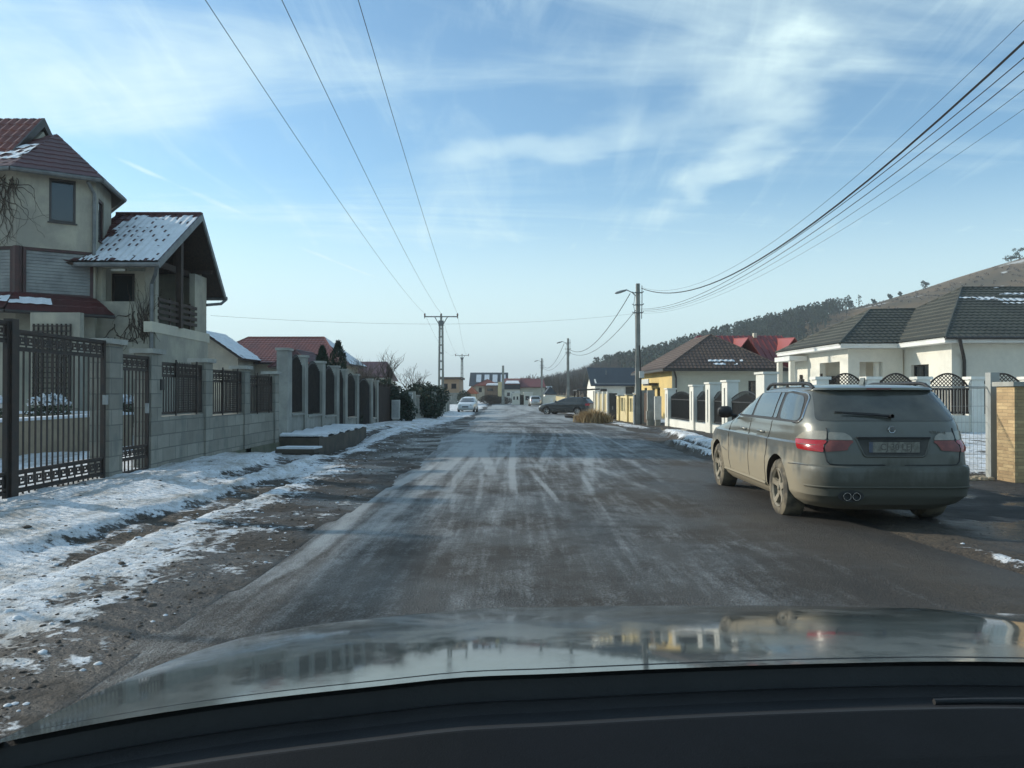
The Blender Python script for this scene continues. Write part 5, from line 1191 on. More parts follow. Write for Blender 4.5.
def poles():
    PX = [(5.67, 36, 6.2), (5.05, 72, 6.15), (4.1, 110, 6.0)]
    lamp_pole('lamp_pole', 5.67, 36, 6.2, 'tallest lamp pole on the right with a white junction box', box=True, grp='lamp poles on the right')
    lamp_pole('lamp_pole', 5.05, 72, 6.15, 'middle lamp pole of the right row, behind the dark estate car', grp='lamp poles on the right', r=.15)
    lamp_pole('lamp_pole', 4.1, 110, 5.95, 'farthest lamp pole of the right row, standing before the beige row house', grp='lamp poles on the right', r=.18)
    t = lamp_pole('concrete_pole', -1.25, 112, 5.0, 'bare thick concrete pole without lamp between the far houses', lamp=False, clutter=False, grp=None, r=.26)
    Q = (6.52, -1.0, 8.4)
    A = PX[0]
    wire('topmost bundled cable rising to the upper right corner', ((A[0]+.15, A[1]-.1, 5.98), Q, 2.48), .017, 'cables along the right side')
    wire('thin wire just above the bundled cable', ((A[0]+.15, A[1]-.1, 6.02), (6.45, -1, 8.6), 2.40), .004, 'cables along the right side')
    wire('upper wire of the lower pair on the right', ((A[0]+.12, A[1]-.1, 5.05), (6.5, -1, 7.45), 1.6), .007, 'cables along the right side')
    wire('lower wire of the lower pair on the right', ((A[0]+.12, A[1]-.1, 5.0), (6.55, -1, 7.3), 1.62), .007, 'cables along the right side')
    wire('single thin wire below the pair on the right', ((A[0]+.12, A[1]-.1, 4.92), (6.65, -1, 6.95), 1.5), .004, 'cables along the right side')
    wire('lowest and faintest wire on the right', ((A[0]+.12, A[1]-.1, 4.85), (6.9, -1, 6.75), 1.45), .003, 'cables along the right side')
    for i in range(2):
        a, c = PX[i], PX[i+1]; ad = ('nearer', 'farther')[i]
        wire(f'drooping upper cable of the {ad} span beyond the tallest lamp pole', ((a[0]-.35, a[1], a[2]-.45), (c[0], c[1]-.1, c[2]-.9), 1.2), .018, 'cables beyond the tallest lamp pole')
        wire(f'drooping lower cable of the {ad} span beyond the tallest lamp pole', ((a[0]-.1, a[1], a[2]-1.2), (c[0], c[1]-.1, c[2]-1.2), 1.0), .014, 'cables beyond the tallest lamp pole')
    wire('faint service wire crossing high over the street to the left', ((A[0]-.1, A[1]-.1, 4.85), (-8.6, 22.8, 3.5), .35), .0035, 'service wires')
    # lattice concrete medium voltage pole
    def mv(x, y, top, half, lab):
        t = thing('crossarm_pole', (x, y, G(y)), lab, 'power pole', 'crossarm poles on the left'); z0 = G(y)-.3
        b = MB(); w0, w1 = .30, .17
        for s in (-1, 1): b.bar((x+s*w0*.6, y, z0), (x+s*w1*.6, y, top-.4), .07, .16)
        n = 12
        for i in range(n+1):
            f = i/n; w = w0+(w1-w0)*f; z = z0+(top-.4-z0)*f; b.box(x-w*.6+.03, x+w*.6-.03, y-.06, y+.06, z, z+(.12 if i < n else .5))
        b.build('shaft', 'pillar', t)
        b = MB(); b.box(x-half, x+half, y-.05, y+.05, top-.08, top)
        for s in (-1, 1): b.bar((x+s*.12, y, top-.7), (x+s*half*.38, y, top-.05), .06, .06)
        b.box(x-.2, x+.2, y-.1, y+.1, top-.75, top-.35); b.build('crossarm', 'zinc', t)
        for s in (-1, 0, 1):
            b = MB(); b.lathe([(.03, top-.18 if s else top), (.03, top), (.07, top+.03), (.04, top+.08), (.075, top+.12), (.05, top+.2), (.0, top+.24)], c=(x+s*(half-.05), y, 0), n=8); b.build('insulator', 'porcelain', t, 60)
    mv(-5.5, 62, 7.2, 1.32, 'nearer crossarm power pole rising above the junipers')
    mv(-8.0, 128, 7.2, 1.1, 'distant small crossarm power pole near the white cars')
    for s, nm in ((-1, 'leftmost'), (0, 'middle'), (1, 'rightmost')):
        xa = -5.5+s*1.27; xb = -1.95+s*1.02
        wire(f'{nm} of three high wires crossing the sky at upper left', ((xa, 62, 7.4), (xb, -22, 8.6), 1.1), .006, 'three high wires over the road')
        wire(f'{nm} of the three faint wires between the two crossarm poles', ((xa, 62, 7.4), (-8+s*1.05, 128, 7.4), 1.3), .006, 'wires between the crossarm poles')
poles()
# ------------------------------------------------------------------ hill with woods
RX = [(380, 400), (470, 397), (510, 393), (545, 386), (575, 378), (600, 371), (640, 362), (680, 352), (720, 340), (760, 330), (800, 320), (840, 311), (880, 302), (912, 293), (965, 277), (1010, 262), (1060, 247), (1150, 225), (1300, 200), (1500, 190)]
def hz(X, Y):
    D = 450; xs = [(p-512)/800*D for p, _ in RX]; zs = [1.32+(392-q)/800*D for _, q in RX]
    h = np.interp(X, xs, zs)+.62
    ramp = sst(Y, 165, D)**.85; n = (fbm(X*.02, Y*.02, 4)-.5)*9*ramp*(1-sst(Y, 380, 450))
    return -.66+(h*ramp+n)*np.where(Y > D, 1-.4*sst(Y, D, 900), 1)
def mat_hill():
    m, nt, N, L, B = nodes('dry_grass_hill'); p = pos(N, L); B.inputs['Roughness'].default_value = 1; B.inputs['Specular IOR Level'].default_value = .1
    c = mixc(N, L, mrange(N, L, noise(N, L, p, .02, 8), .35, .65), (.15, .105, .062), (.085, .07, .045))
    c = mixc(N, L, mrange(N, L, noise(N, L, p, .12, 8, .7), .5, .7, 0, .7), c, (.055, .055, .04))
    c = mixc(N, L, mrange(N, L, noise(N, L, p, .035, 7), .62, .66, 0, .8), c, (.50, .52, .52)); L.new(c, B.inputs['Base Color']); return m
def hill():
    xs = np.concatenate([np.arange(-120, 0, 10), np.arange(0, 420, 6), np.arange(420, 900, 30)]); ys = np.concatenate([np.arange(165, 460, 6), np.arange(460, 1000, 40)])
    X, Y = np.meshgrid(xs, ys); o = grid_mesh('hill', X, Y, hz(X, Y), {}, mat_hill()); tag(o, kind='structure')
    rnd = random.Random(14); H = lambda x, y: float(hz(np.array(float(x)), np.array(float(y))))
    def pine(b, x, y, z, h, r, n):
        b.tube([(x, y, z-1), (x, y, z+h*.7)], .25, 4)
        for _ in range(n):
            f = rnd.random(); rr_ = r*(1-f)**.6*(.55+.45*math.sin(min(1, f*4)*1.57))+.1; a = rnd.uniform(0, 6.28); q = rr_*rnd.uniform(.4, 1)
            c = Vector((x+q*math.cos(a), y+q*math.sin(a), z+h*.18+f*h*.82)); s = h*.10*rnd.uniform(.6, 1.3)
            u = Vector((math.cos(a), math.sin(a), rnd.uniform(-.5, .3))).normalized(); v = u.cross(Vector((0, 0, 1))).normalized()
            b.face([c-u*s*.6, c+v*s*.6, c+u*s, c-v*s*.6]); 
            w = Vector((0, 0, 1)); b.face([c-u*s*.5-w*s*.3, c+w*s*.8, c+u*s*.7-w*s*.2])
    b = MB(); cnt = 0
    while cnt < 1100:
        y = rnd.uniform(250, 470); x = rnd.uniform(20, 215); px = 512+800*x/y
        lim = 585+(470-y)*.25
        if px < lim+rnd.uniform(-8, 20) or px > 850-max(0, (440-y))*.35+rnd.uniform(-15, 10): continue
        pine(b, x, y, H(x, y), rnd.uniform(5.5, 8.5), rnd.uniform(1.9, 2.9), 34); cnt += 1
    o = b.build('pine_forest', 'pine'); tag(o, kind='stuff', label='dark green pine wood covering the lower ridge of the hill', cat='forest')
    b = MB(); cnt = 0
    while cnt < 1500:
        y = rnd.uniform(185, 465); x = rnd.uniform(-10, 190); px = 512+800*x/y
        if px < 515 or px > 760 or (px > 640 and y > 330): continue
        z = H(x, y); h = rnd.uniform(3.5, 6.5)
        for k in range(16):
            a = rnd.uniform(0, 6.28); l = rnd.uniform(.3, 1)*h*.32; zb = z+h*rnd.uniform(.1, .5); e = Vector((x+math.cos(a)*l, y+math.sin(a)*l, min(z+h, zb+h*rnd.uniform(.3, .6)))); s = Vector((.07, 0, 0)); p = Vector((x, y, zb))
            b.face([p-s*1.5, p+s*1.5, e+s*.6, e-s*.6])
        b.face([(x-.12, y, z-.5), (x+.12, y, z-.5), (x+.06, y, z+h*.8), (x-.06, y, z+h*.8)]); cnt += 1
    o = b.build('bare_wood', 'twig'); tag(o, kind='stuff', label='hazy brown leafless wood on the left end of the hill', cat='wood')
    labs = ['lone pine at the upper end of the forest edge', 'small round tree on the bare ridge, first right of the forest', 'second small tree on the bare ridge', 'third small tree on the bare ridge', 'larger double crowned tree on the ridge above the wing roof', 'dark tree on the ridge at the far right edge', 'dark tree beside the rightmost ridge tree']
    for (px, h, r, lab) in zip((852, 874, 890, 901, 926, 1012, 1020), (5.5, 3.2, 3.6, 3.4, 5.5, 6, 7.5), (1.6, 1.3, 1.4, 1.2, 2.4, 3.0, 2.6), labs):
        y = 448; x = (px-512)/800*y; z = H(x, y)-.4; t = thing('ridge_tree', (x, y, z), lab, 'tree', 'single trees on the hill ridge')
        b = MB(); b.tube([(x, y, z-.5), (x, y, z+h*.6)], .2, 5); b.build('trunk', 'bark', t); b = MB()
        for _ in range(9):
            q = rnd.uniform(.3, .62); b.leaves((x+rnd.uniform(-.8, .8)*r, y+rnd.uniform(-.6, .6)*r, z+h*rnd.uniform(.18, .85)), (r*q, r*q, h*rnd.uniform(.10, .22)), 45, .7, rnd)
        b.build('crown', 'pine', t)
    b = MB()
    for _ in range(520):                                                             # hedge-like scrub on the bare slope
        y = rnd.uniform(300, 440); x = rnd.uniform(.40, .66)*y
        if rnd.random() > .5: continue
        z = H(x, y); r = rnd.uniform(.5, 1.4); b.leaves((x, y, z+r*.5), (r, r, r*.7), 14, .7, rnd)
    tag(b.build('hill_scrub', 'twig'), kind='stuff', label='scattered brown scrub on the bare hillside', cat='scrub')
hill()
# ------------------------------------------------------------------ cars (metres, k=1; x right, y forward from the rear bumper, z up)
LAY_ESTATE = [  # z, half width, rear y, front y, exponent
 (.20, .78, .22, 4.58, 5), (.27, .86, .08, 4.70, 6), (.335, .900, .035, 4.78, 7), (.36, .91, .02, 4.80, 7.5), (.50, .925, .0, 4.84, 7.5), (.62, .93, .0, 4.84, 7.5), (.66, .928, .012, 4.82, 7.5), (.678, .924, .05, 4.80, 7),
 (.80, .922, .062, 4.74, 7), (.885, .930, .078, 4.52, 7), (.905, .916, .080, 4.48, 6), (.97, .908, .10, 4.1, 6), (1.03, .893, .125, 3.65, 6), (1.08, .885, .15, 3.40, 6), (1.115, .872, .17, 3.30, 6),
 (1.16, .855, .20, 3.18, 6), (1.30, .795, .33, 2.83, 6), (1.42, .735, .455, 2.50, 6), (1.455, .71, .49, 2.35, 6), (1.463, .70, .43, 2.30, 6), (1.485, .675, .43, 2.20, 6), (1.50, .64, .50, 2.05, 5), (1.515, .56, .66, 1.9, 4), (1.525, .40, .95, 1.7, 3), (1.529, .2, 1.2, 1.5, 3)]
LAY_HATCH = [
 (.20, .72, .18, 3.90, 5), (.34, .82, .03, 4.02, 5), (.50, .84, .0, 4.06, 5), (.62, .845, .01, 4.05, 5), (.80, .84, .05, 3.95, 5), (.90, .83, .10, 3.6, 5), (.97, .82, .14, 3.1, 5), (1.02, .80, .18, 2.95, 5), (1.2, .74, .30, 2.6, 5), (1.36, .66, .44, 2.2, 5), (1.42, .58, .55, 2.0, 5), (1.45, .42, .8, 1.7, 3), (1.455, .2, 1.0, 1.5, 3)]
class Body:
    def __init__(s, lay): s.l = np.array(lay, float)
    def at(s, z): return [float(np.interp(z, s.l[:, 0], s.l[:, i])) for i in (1, 2, 3, 4)]
    def S(s, th, z):
        w, r, f, n = s.at(z); c = (r+f)/2; L = (f-r)/2; si, co = math.sin(th), math.cos(th)
        return (w*math.copysign(abs(si)**(2/n), si), c-L*math.copysign(abs(co)**(2/n), co), z)
    def side(s, y, z, sg=-1):
        w, r, f, n = s.at(z); c = (r+f)/2; L = (f-r)/2; t = min(.9999, abs((y-c)/L)); return sg*w*(1-t**n)**(1/n)
    def rear(s, x, z):
        w, r, f, n = s.at(z); c = (r+f)/2; L = (f-r)/2; t = min(.9999, abs(x/w)); return c-L*(1-t**n)**(1/n)
    def front(s, x, z):
        w, r, f, n = s.at(z); c = (r+f)/2; L = (f-r)/2; t = min(.9999, abs(x/w)); return c+L*(1-t**n)**(1/n)
def bmesh_obj(name, bm, mats, parent, smooth=None):
    me = bpy.data.meshes.new(name); bm.to_mesh(me); bm.free(); o = bpy.data.objects.new(name, me); SC.collection.objects.link(o)
    for m in mats: me.materials.append(M[m] if isinstance(m, str) else m)
    if parent: o.parent = parent; ORG[o] = (0, 0, 0)
    if smooth is not None:
        me.polygons.foreach_set('use_smooth', [True]*len(me.polygons)); me.set_sharp_from_angle(angle=R(smooth))
    return o
def patch(name, poly, f3, mat, parent, res=.05, off=.004, th=0., smooth=60):
    """fill the 2D polygon, cut on a grid and project with f3(u, v) -> (pos, normal)"""
    bm = bmesh.new(); vs_ = [bm.verts.new((a, b, 0)) for a, b in poly]; bm.faces.new(vs_)
    for ax in (0, 1):
        lo = min(p[ax] for p in poly); hi = max(p[ax] for p in poly); n = max(1, int((hi-lo)/res))
        for i in range(1, n):
            co = [0, 0, 0]; co[ax] = lo+(hi-lo)*i/n; no = [0, 0, 0]; no[ax] = 1
            bmesh.ops.bisect_plane(bm, geom=bm.verts[:]+bm.edges[:]+bm.faces[:], plane_co=co, plane_no=no)
    for v in bm.verts: v.co = Vector(f3(v.co.x, v.co.y, off))
    bmesh.ops.recalc_face_normals(bm, faces=bm.faces[:])
    return bmesh_obj(name, bm, [mat], parent, smooth)
def smoothpoly(pts, r=.04, n=4):
    """round the corners of a polygon"""
    out = []; m = len(pts)
    for i in range(m):
        p0, p1, p2 = Vector(pts[i-1]), Vector(pts[i]), Vector(pts[(i+1) % m]); a = (p0-p1); b = (p2-p1); q = min(r, a.length*.45, b.length*.45); A = p1+a.normalized()*q; B = p1+b.normalized()*q
        for k in range(n+1): t = k/n; out.append(tuple((A*(1-t)**2+p1*2*t*(1-t)+B*t*t)))
    return out
def make_body(B, parent, mat, axles, wr=.345, track=.9):
    bm = bmesh.new(); NT = 120; zs = []
    l = B.l[:, 0]
    for i in range(len(l)-1):
        n = max(1, int((l[i+1]-l[i])/.018)); zs += [l[i]+(l[i+1]-l[i])*k/n for k in range(n)]
    zs.append(l[-1]); ths = []
    for q in range(4):
        for k in range(NT//4):
            t = k/(NT//4); ths.append(q*math.pi/2+math.pi/2*(t+.12*math.sin(2*math.pi*t)*-1*.0+0)) 
    # even arc spacing of the outline
    fine = np.linspace(0, 2*math.pi, 4001); P = np.array([B.S(t, .7)[:2] for t in fine]); sl_ = np.concatenate([[0], np.cumsum(np.hypot(*np.diff(P, axis=0).T))])
    ths = np.interp(np.linspace(0, sl_[-1], 200, endpoint=False), sl_, fine)
    rings = [[bm.verts.new(B.S(t, z)) for t in ths] for z in zs]
    for a, b in zip(rings[:-1], rings[1:]):
        for k in range(len(ths)): k2 = (k+1) % len(ths); bm.faces.new((a[k], a[k2], b[k2], b[k]))
    bm.faces.new(rings[-1]); bm.faces.new(rings[0][::-1])
    bmesh.ops.recalc_face_normals(bm, faces=bm.faces[:])
    o = bmesh_obj('body', bm, [mat, 'plasd'], parent, 28)
    cut = bmesh.new()
    for y in axles:
        for s in (-1, 1):
            mt = Matrix.Translation((s*(track-.02), y, wr-.01))@Matrix.Rotation(R(90), 4, 'Y'); r = bmesh.ops.create_cone(cut, cap_ends=True, segments=48, radius1=wr+.045, radius2=wr+.045, depth=.50, matrix=mt)
    for f in cut.faces: f.material_index = 1
    co = bmesh_obj('cutter', cut, ['plasd', 'plasd'], None); md = o.modifiers.new('b', 'BOOLEAN'); md.operation = 'DIFFERENCE'; md.object = co; md.solver = 'EXACT'
    bpy.context.view_layer.update(); dg = bpy.context.evaluated_depsgraph_get(); me = bpy.data.meshes.new_from_object(o.evaluated_get(dg)); o.modifiers.clear(); o.data = me
    bpy.data.objects.remove(co); me.polygons.foreach_set('use_smooth', [True]*len(me.polygons)); me.set_sharp_from_angle(angle=R(28)); 
    return o
def add_wheel(parent, x, y, r, w, side, rim='rim_dirty', tyre='tyre_dirty', spokes=5):
    """side=-1: outer face towards -x"""
    t = MB(1); s = side; xo = x; xi = x-s*w
    prof = [(r*.66, xo-s*.012), (r*.70, xo+s*.004), (r*.86, xo+s*.006), (r*.955, xo-s*.012), (r*.99, xo-s*.04), (r, xo-s*.06), (r, xi+s*.05), (r*.96, xi+s*.01), (r*.7, xi), (r*.64, xi)]
    t.lathe(prof, 'x', 40, (0, y, r)); to = t.build('wheel', tyre, parent, 35)
    b = MB(1); R_ = r*.67
    b.lathe([(R_, xo-s*.10), (R_*1.02, xo-s*.01), (R_*.97, xo+s*.002), (R_*.90, xo-s*.018), (R_*.89, xo-s*.10)], 'x', 40, (0, y, r))
    for k in range(spokes):
        a0 = 2*math.pi*k/spokes+.3
        for (r0, r1, w0, w1) in ((.04, R_*.93, .042, .034),):
            d = (math.cos(a0), math.sin(a0)); n = (-d[1], d[0]); q = []
            for (rr_, ww, xx) in ((r0, w0, xo-s*.022), (R_*.5, .028, xo-s*.028), (r1, w1, xo-s*.006)):
                q.append([(xx, y+d[0]*rr_-n[0]*ww, r+d[1]*rr_-n[1]*ww), (xx, y+d[0]*rr_+n[0]*ww, r+d[1]*rr_+n[1]*ww), (xx-s*.03, y+d[0]*rr_+n[0]*ww*1.3, r+d[1]*rr_+n[1]*ww*1.3), (xx-s*.03, y+d[0]*rr_-n[0]*ww*1.3, r+d[1]*rr_-n[1]*ww*1.3)])
            for u in range(2):
                for e in ((0, 1), (1, 2), (3, 0)): b.face([q[u][e[0]], q[u][e[1]], q[u+1][e[1]], q[u+1][e[0]]])
    b.lathe([(0, xo-s*.004), (.03, xo-s*.006), (.035, xo-s*.02), (.06, xo-s*.026), (.06, xo-s*.06)], 'x', 20, (0, y, r)); b.build('rim', rim, to, 35)
    c = MB(1); c.lathe([(0, xo-s*.085), (.16, xo-s*.085), (.16, xo-s*.10)], 'x', 24, (0, y, r)); c.lathe([(.0, xo-s*.11), (R_*.9, xo-s*.11)], 'x', 24, (0, y, r)); c.build('brake_disc', 'brake', to)
    return to
M['tyre'] = pm('tyre_rubber', (.022, .021, .020), (.035, .032, .028), 9, .85)
M['tyre_dirty'] = pm('dusty_tyre', (.20, .17, .12), (.06, .055, .045), 7, .95, obj=True)
M['rim_dirty'] = pm('dusty_alloy', (.30, .27, .21), (.22, .19, .14), 9, .7, metal=.2, obj=True)
M['brake'] = pm('brake_dark', (.03, .028, .025), (.05, .04, .03), 9, .8)
def car_paint(name, col, dirt=(.33, .28, .19), dz=.80, amt=1., rear=.0, metal=.55, rear_dust_shade=None):
    m, nt, N, L, B = nodes(name); tc = N.new('ShaderNodeTexCoord').outputs['Object']; s = N.new('ShaderNodeSeparateXYZ'); L.new(tc, s.inputs[0])
    n = noise(N, L, tc, 2.2, 8, .62); mp = N.new('ShaderNodeMapping'); mp.inputs['Scale'].default_value = (5, 5, .9); L.new(tc, mp.inputs[0]); n2 = noise(N, L, mp.outputs[0], 2, 7)
    z = math_(N, L, 'ADD', s.outputs[2], math_(N, L, 'MULTIPLY', math_(N, L, 'SUBTRACT', n, .5), .75)); z = math_(N, L, 'ADD', z, math_(N, L, 'MULTIPLY', math_(N, L, 'SUBTRACT', n2, .5), .35))
    f = mrange(N, L, z, dz+.08, dz-.28, .12*amt, .93*amt)
    if rear:
        yb = mrange(N, L, s.outputs[1], .45, .0, 0, rear); f = math_(N, L, 'MAXIMUM', f, math_(N, L, 'MULTIPLY', yb, mrange(N, L, n2, .2, .8, .75, 1.1)))
    dc = mixc(N, L, mrange(N, L, s.outputs[1], .55, .0, 0, 1), dirt, rear_dust_shade) if rear_dust_shade else dirt  # rear dust mixed darker: shading of the tail painted into the colour
    L.new(mixc(N, L, f, col, dc), B.inputs['Base Color']); L.new(mrange(N, L, f, 0, 1, .24, .92, False), B.inputs['Roughness']); L.new(mrange(N, L, f, 0, .8, metal, 0, False), B.inputs['Metallic'])
    B.inputs['Coat Weight'].default_value = .5; L.new(mrange(N, L, f, 0, .7, .7, 0, False), B.inputs['Coat Weight']); B.inputs['Coat Roughness'].default_value = .08
    return m
def text_mesh(txt, size, extrude, name, mat, parent, loc, rot, sx=1.):
    cu = bpy.data.curves.new('t', 'FONT'); cu.body = txt; cu.size = size; cu.extrude = extrude; cu.align_x = 'CENTER'; cu.align_y = 'CENTER'; cu.resolution_u = 3
    to = bpy.data.objects.new('t', cu); SC.collection.objects.link(to); bpy.context.view_layer.update()
    me = bpy.data.meshes.new_from_object(to.evaluated_get(bpy.context.evaluated_depsgraph_get())); bpy.data.objects.remove(to); me.transform(Matrix.Diagonal((sx, 1, 1, 1)))
    me.transform(Matrix.Translation(loc)@Euler(rot).to_matrix().to_4x4()); o = bpy.data.objects.new(name, me); SC.collection.objects.link(o); me.materials.clear(); me.materials.append(M[mat]); o.parent = parent; ORG[o] = (0, 0, 0); return o
def make_estate(label, cat, paint, detail=True, grp=None, dirty=True, name='estate_car', rails=True):
    B = Body(LAY_ESTATE); H = thing(name, (0, 0, 0), label, cat, grp, k=1); axles = (1.03, 3.92)
    body = make_body(B, H, paint, axles)
    wm = ('rim_dirty', 'tyre_dirty') if dirty else ('galv', 'tyre')
    for y in axles:
        for s in (-1, 1): add_wheel(H, s*.905, y, .335, .23, s, *wm)
    def fs(sg):
        return lambda y, z, off: (B.side(y, z, sg)+sg*off, y, z)
    fr = lambda x, z, off: (x, B.rear(x, z)-off, z)
    ff = lambda x, z, off: (x, B.front(x, z)+off, z)
    gl = 'glass_car' if detail else 'glass'
    for sg in (-1, 1):
        # outline trim then panes (y, z)
        A = smoothpoly([(.50, 1.155), (.62, 1.395), (.98, 1.425), (1.16, 1.43), (1.06, 1.135), (.55, 1.125)], .10, 5)
        Bq = smoothpoly([(1.17, 1.14), (1.26, 1.43), (1.36, 1.435), (1.29, 1.14)], .02); C = smoothpoly([(1.33, 1.14), (1.42, 1.435), (2.16, 1.43), (2.12, 1.14)], .025)
        D = smoothpoly([(2.21, 1.14), (2.25, 1.43), (2.42, 1.415), (2.62, 1.35), (3.02, 1.165), (3.0, 1.14)], .03)
        if detail:
            T = smoothpoly([(.45, 1.14), (.57, 1.42), (.95, 1.45), (2.40, 1.445), (2.68, 1.365), (3.10, 1.16), (3.08, 1.112), (.52, 1.10)], .09, 5)
            pl = [(B.side(y, z, sg)+sg*.006, y, z) for y, z in T]; pl.append(pl[0]); b = MB(1); b.tube(pl, .0085, 5, cap=False); b.build('window_trim', 'chrome', H, 60)
            T2 = smoothpoly([(.47, 1.14), (.59, 1.41), (.95, 1.44), (2.38, 1.437), (2.66, 1.36), (3.07, 1.16), (3.05, 1.118), (.52, 1.105)], .08, 5); patch('window_surround', T2, fs(sg), 'plasd', H, .06, .0035)
        for q, nm in ((A, 'rear_quarter_window'), (Bq, 'quarter_light'), (C, 'rear_door_window'), (D, 'front_door_window')): patch(nm, q, fs(sg), gl, H, .06, .009)
        # seams
        if detail:
            b = MB(1)
            def seam(P, r=.0045):
                Q = []
                for i in range(len(P)-1):
                    for k in range(6): t = k/6; y = P[i][0]*(1-t)+P[i+1][0]*t; z = P[i][1]*(1-t)+P[i+1][1]*t; Q.append((B.side(y, z, sg)+sg*.001, y, z))
                Q.append((B.side(*P[-1], sg)+sg*.001, P[-1][0], P[-1][1])); b.tube(Q, r, 5)
            seam([(1.30, 1.10), (1.30, .98), (1.38, .82), (1.45, .66), (1.46, .36), (2.18, .31)]); seam([(2.17, 1.10), (2.19, .7), (2.18, .31)]); seam([(3.12, 1.09), (3.22, .8), (3.20, .5), (3.12, .31), (2.18, .31)])
            seam([(.62, .655), (.40, .665), (.22, .665)]); seam([(3.55, .64), (3.30, .60)])
            b.build('door_seams', 'plasd', H)
            for y in (1.62, 2.42):
                b = MB(1); pts = [(B.side(y+d, .955+dz, sg)+sg*o, y+d, .955+dz) for d, dz, o in ((-.11, 0, .0), (-.085, .006, .032), (0, .010, .038), (.085, .006, .032), (.11, 0, .0))]; b.tube(pts, .013, 7); b.build('door_handle', paint, H, 60)
            b = MB(1); pts = [(B.side(y, .33, sg)+sg*.006, y, .335) for y in np.linspace(1.46, 3.48, 16)]; b.tube(pts, .022, 6); b.build('sill_strip', paint, H, 60)
        # mirror
        b = MB(1); b.lathe([(0, -.10), (.055, -.095), (.083, -.04), (.085, .03), (.07, .08), (0, .10)], 'x', 14, (sg*1.03, 2.98, 1.16)); b.v = [(x, 2.98+(y-2.98)*.75, z) for x, y, z in b.v]; b.tube([(sg*.87, 3.02, 1.10), (sg*.98, 3.0, 1.13)], .028, 6); b.build('wing_mirror', 'plasd', H, 60)
        if rails:
            b = MB(1); pts = []
            for y in np.linspace(.60, 2.30, 15):
                t = (y-.6)/1.7; z = 1.475+.062*min(1, math.sin(math.pi*min(max(t, 0.0), 1))*3)**.6 if 0 < t < 1 else 1.475; pts.append((sg*.635, y, z))
            b.tube(pts, .021, 7)
            for y in (.95, 1.5, 2.0): b.tube([(sg*.635, y, 1.47), (sg*.635, y, 1.53)], .018, 6)
            b.build('roof_rail', 'plasd', H, 60)
    patch('rear_window', smoothpoly([(-.735, 1.135), (.735, 1.135), (.655, 1.452), (-.655, 1.452)], .05, 5), fr, 'glass_dusty' if detail else gl, H, .05, .006)
    patch('windscreen', smoothpoly([(-.74, 1.12), (.74, 1.12), (.62, 1.44), (-.62, 1.44)], .05), ff, gl, H, .06, .006)
    # lights
    fo = lambda sg: (lambda s, z, off: _wrap(B, s, z, off, sg))
    if detail:
        b = MB(1)
        for sg in (-1, 1):
            for (nm, P, mt) in (('tail_light', [(.475, .835), (.70, .815), (.70, .935), (.47, .935)], 'red_lens'), ('tail_light', [(.715, .812), (1.06, .83), (1.10, .935), (.715, .935)], 'red_lens'),
                                ('reversing_light', [(.47, .94), (.70, .94), (.70, 1.02), (.56, 1.015), (.50, .985)], 'clear_lens'), ('indicator_lens', [(.715, .94), (1.095, .94), (1.0, 1.005), (.86, 1.03), (.715, 1.03)], 'clear_lens')):
                if sg > 0 or True: o = patch(nm, smoothpoly(P, .018, 3), fo(sg), 'dull_lens' if (mt == 'red_lens' and P[0][0] < .6) else mt, H, .035, .010)
        # tailgate seam
        b = MB(1)
        for sg in (-1, 1):
            P = [(.722, 1.06), (.715, 1.03), (.708, .93), (.708, .80), (.69, .72), (.66, .69), (.60, .684), (0, .682)]; Q = []
            for i in range(len(P)-1):
                for k in range(6): t = k/6; s = P[i][0]*(1-t)+P[i+1][0]*t; z = P[i][1]*(1-t)+P[i+1][1]*t; Q.append(_wrap(B, s, z, .001, sg))
            b.tube(Q, .006, 5)
        Q = [_wrap(B, abs(s), .413, .001, 1 if s > 0 else -1) for s in np.linspace(-1.3, 1.3, 60)]; b.build('tailgate_seam', 'plasd', H)
        b = MB(1); Q = [_wrap(B, abs(s), .455, .004, 1 if s > 0 else -1) for s in np.linspace(-.98, .98, 60)]; b.tube(Q, .012, 5); b.build('bumper_crease', paint, H, 60)
        # plate recess: flat trapezoid with the recess shadow painted into its colour, lip, plate
        yb = B.rear(0, .87)
        patch('plate_recess', smoothpoly([(-.385, .965), (.385, .965), (.31, .775), (-.31, .775)], .02), fr, 'recess', H, .06, .003)
        b = MB(1); Q = [(x, B.rear(x, z)-.005, z) for x, z in ((.385, .965), (.35, .87), (.315, .785), (.29, .770), (0, .768), (-.29, .770), (-.315, .785), (-.35, .87), (-.385, .965))]; b.tube(Q, .010, 6); b.build('recess_lip', paint, H, 60)
        b = MB(1); b.bbox((0, B.rear(0, .965)-.03, 0), (1, 0), (0, 1), -.375, .375, -.0, .04, .957, .972); b.build('plate_handle_strip', 'plasd', H)
        b = MB(1); y0 = B.rear(0, .87)-.016; b.box(-.26, .26, y0, y0+.012, .812, .922); pl = b.build('number_plate', 'plate', H)
        b = MB(1); b.box(-.26, -.222, y0-.0015, y0, .812, .922); b.build('blue_band', 'plateblue', pl)
        text_mesh('CJ 30 LEJ', .098, .001, 'plate_letters', 'plateink', pl, (.018, y0-.001, .866), (R(90), 0, 0), .90)
        b = MB(1); b.box(-.266, .266, y0-.003, y0+.002, .806, .812); b.box(-.266, .266, y0-.003, y0+.002, .922, .928); b.build('plate_frame', 'plasd', pl)
        # badge
        yb = B.rear(0, 1.045); b = MB(1); b.lathe([(0, yb-.018), (.030, yb-.017), (.040, yb-.013), (.043, yb-.002)], 'y', 28, (0, 0, 1.045)); bd = b.build('badge', 'badge', H, 40)
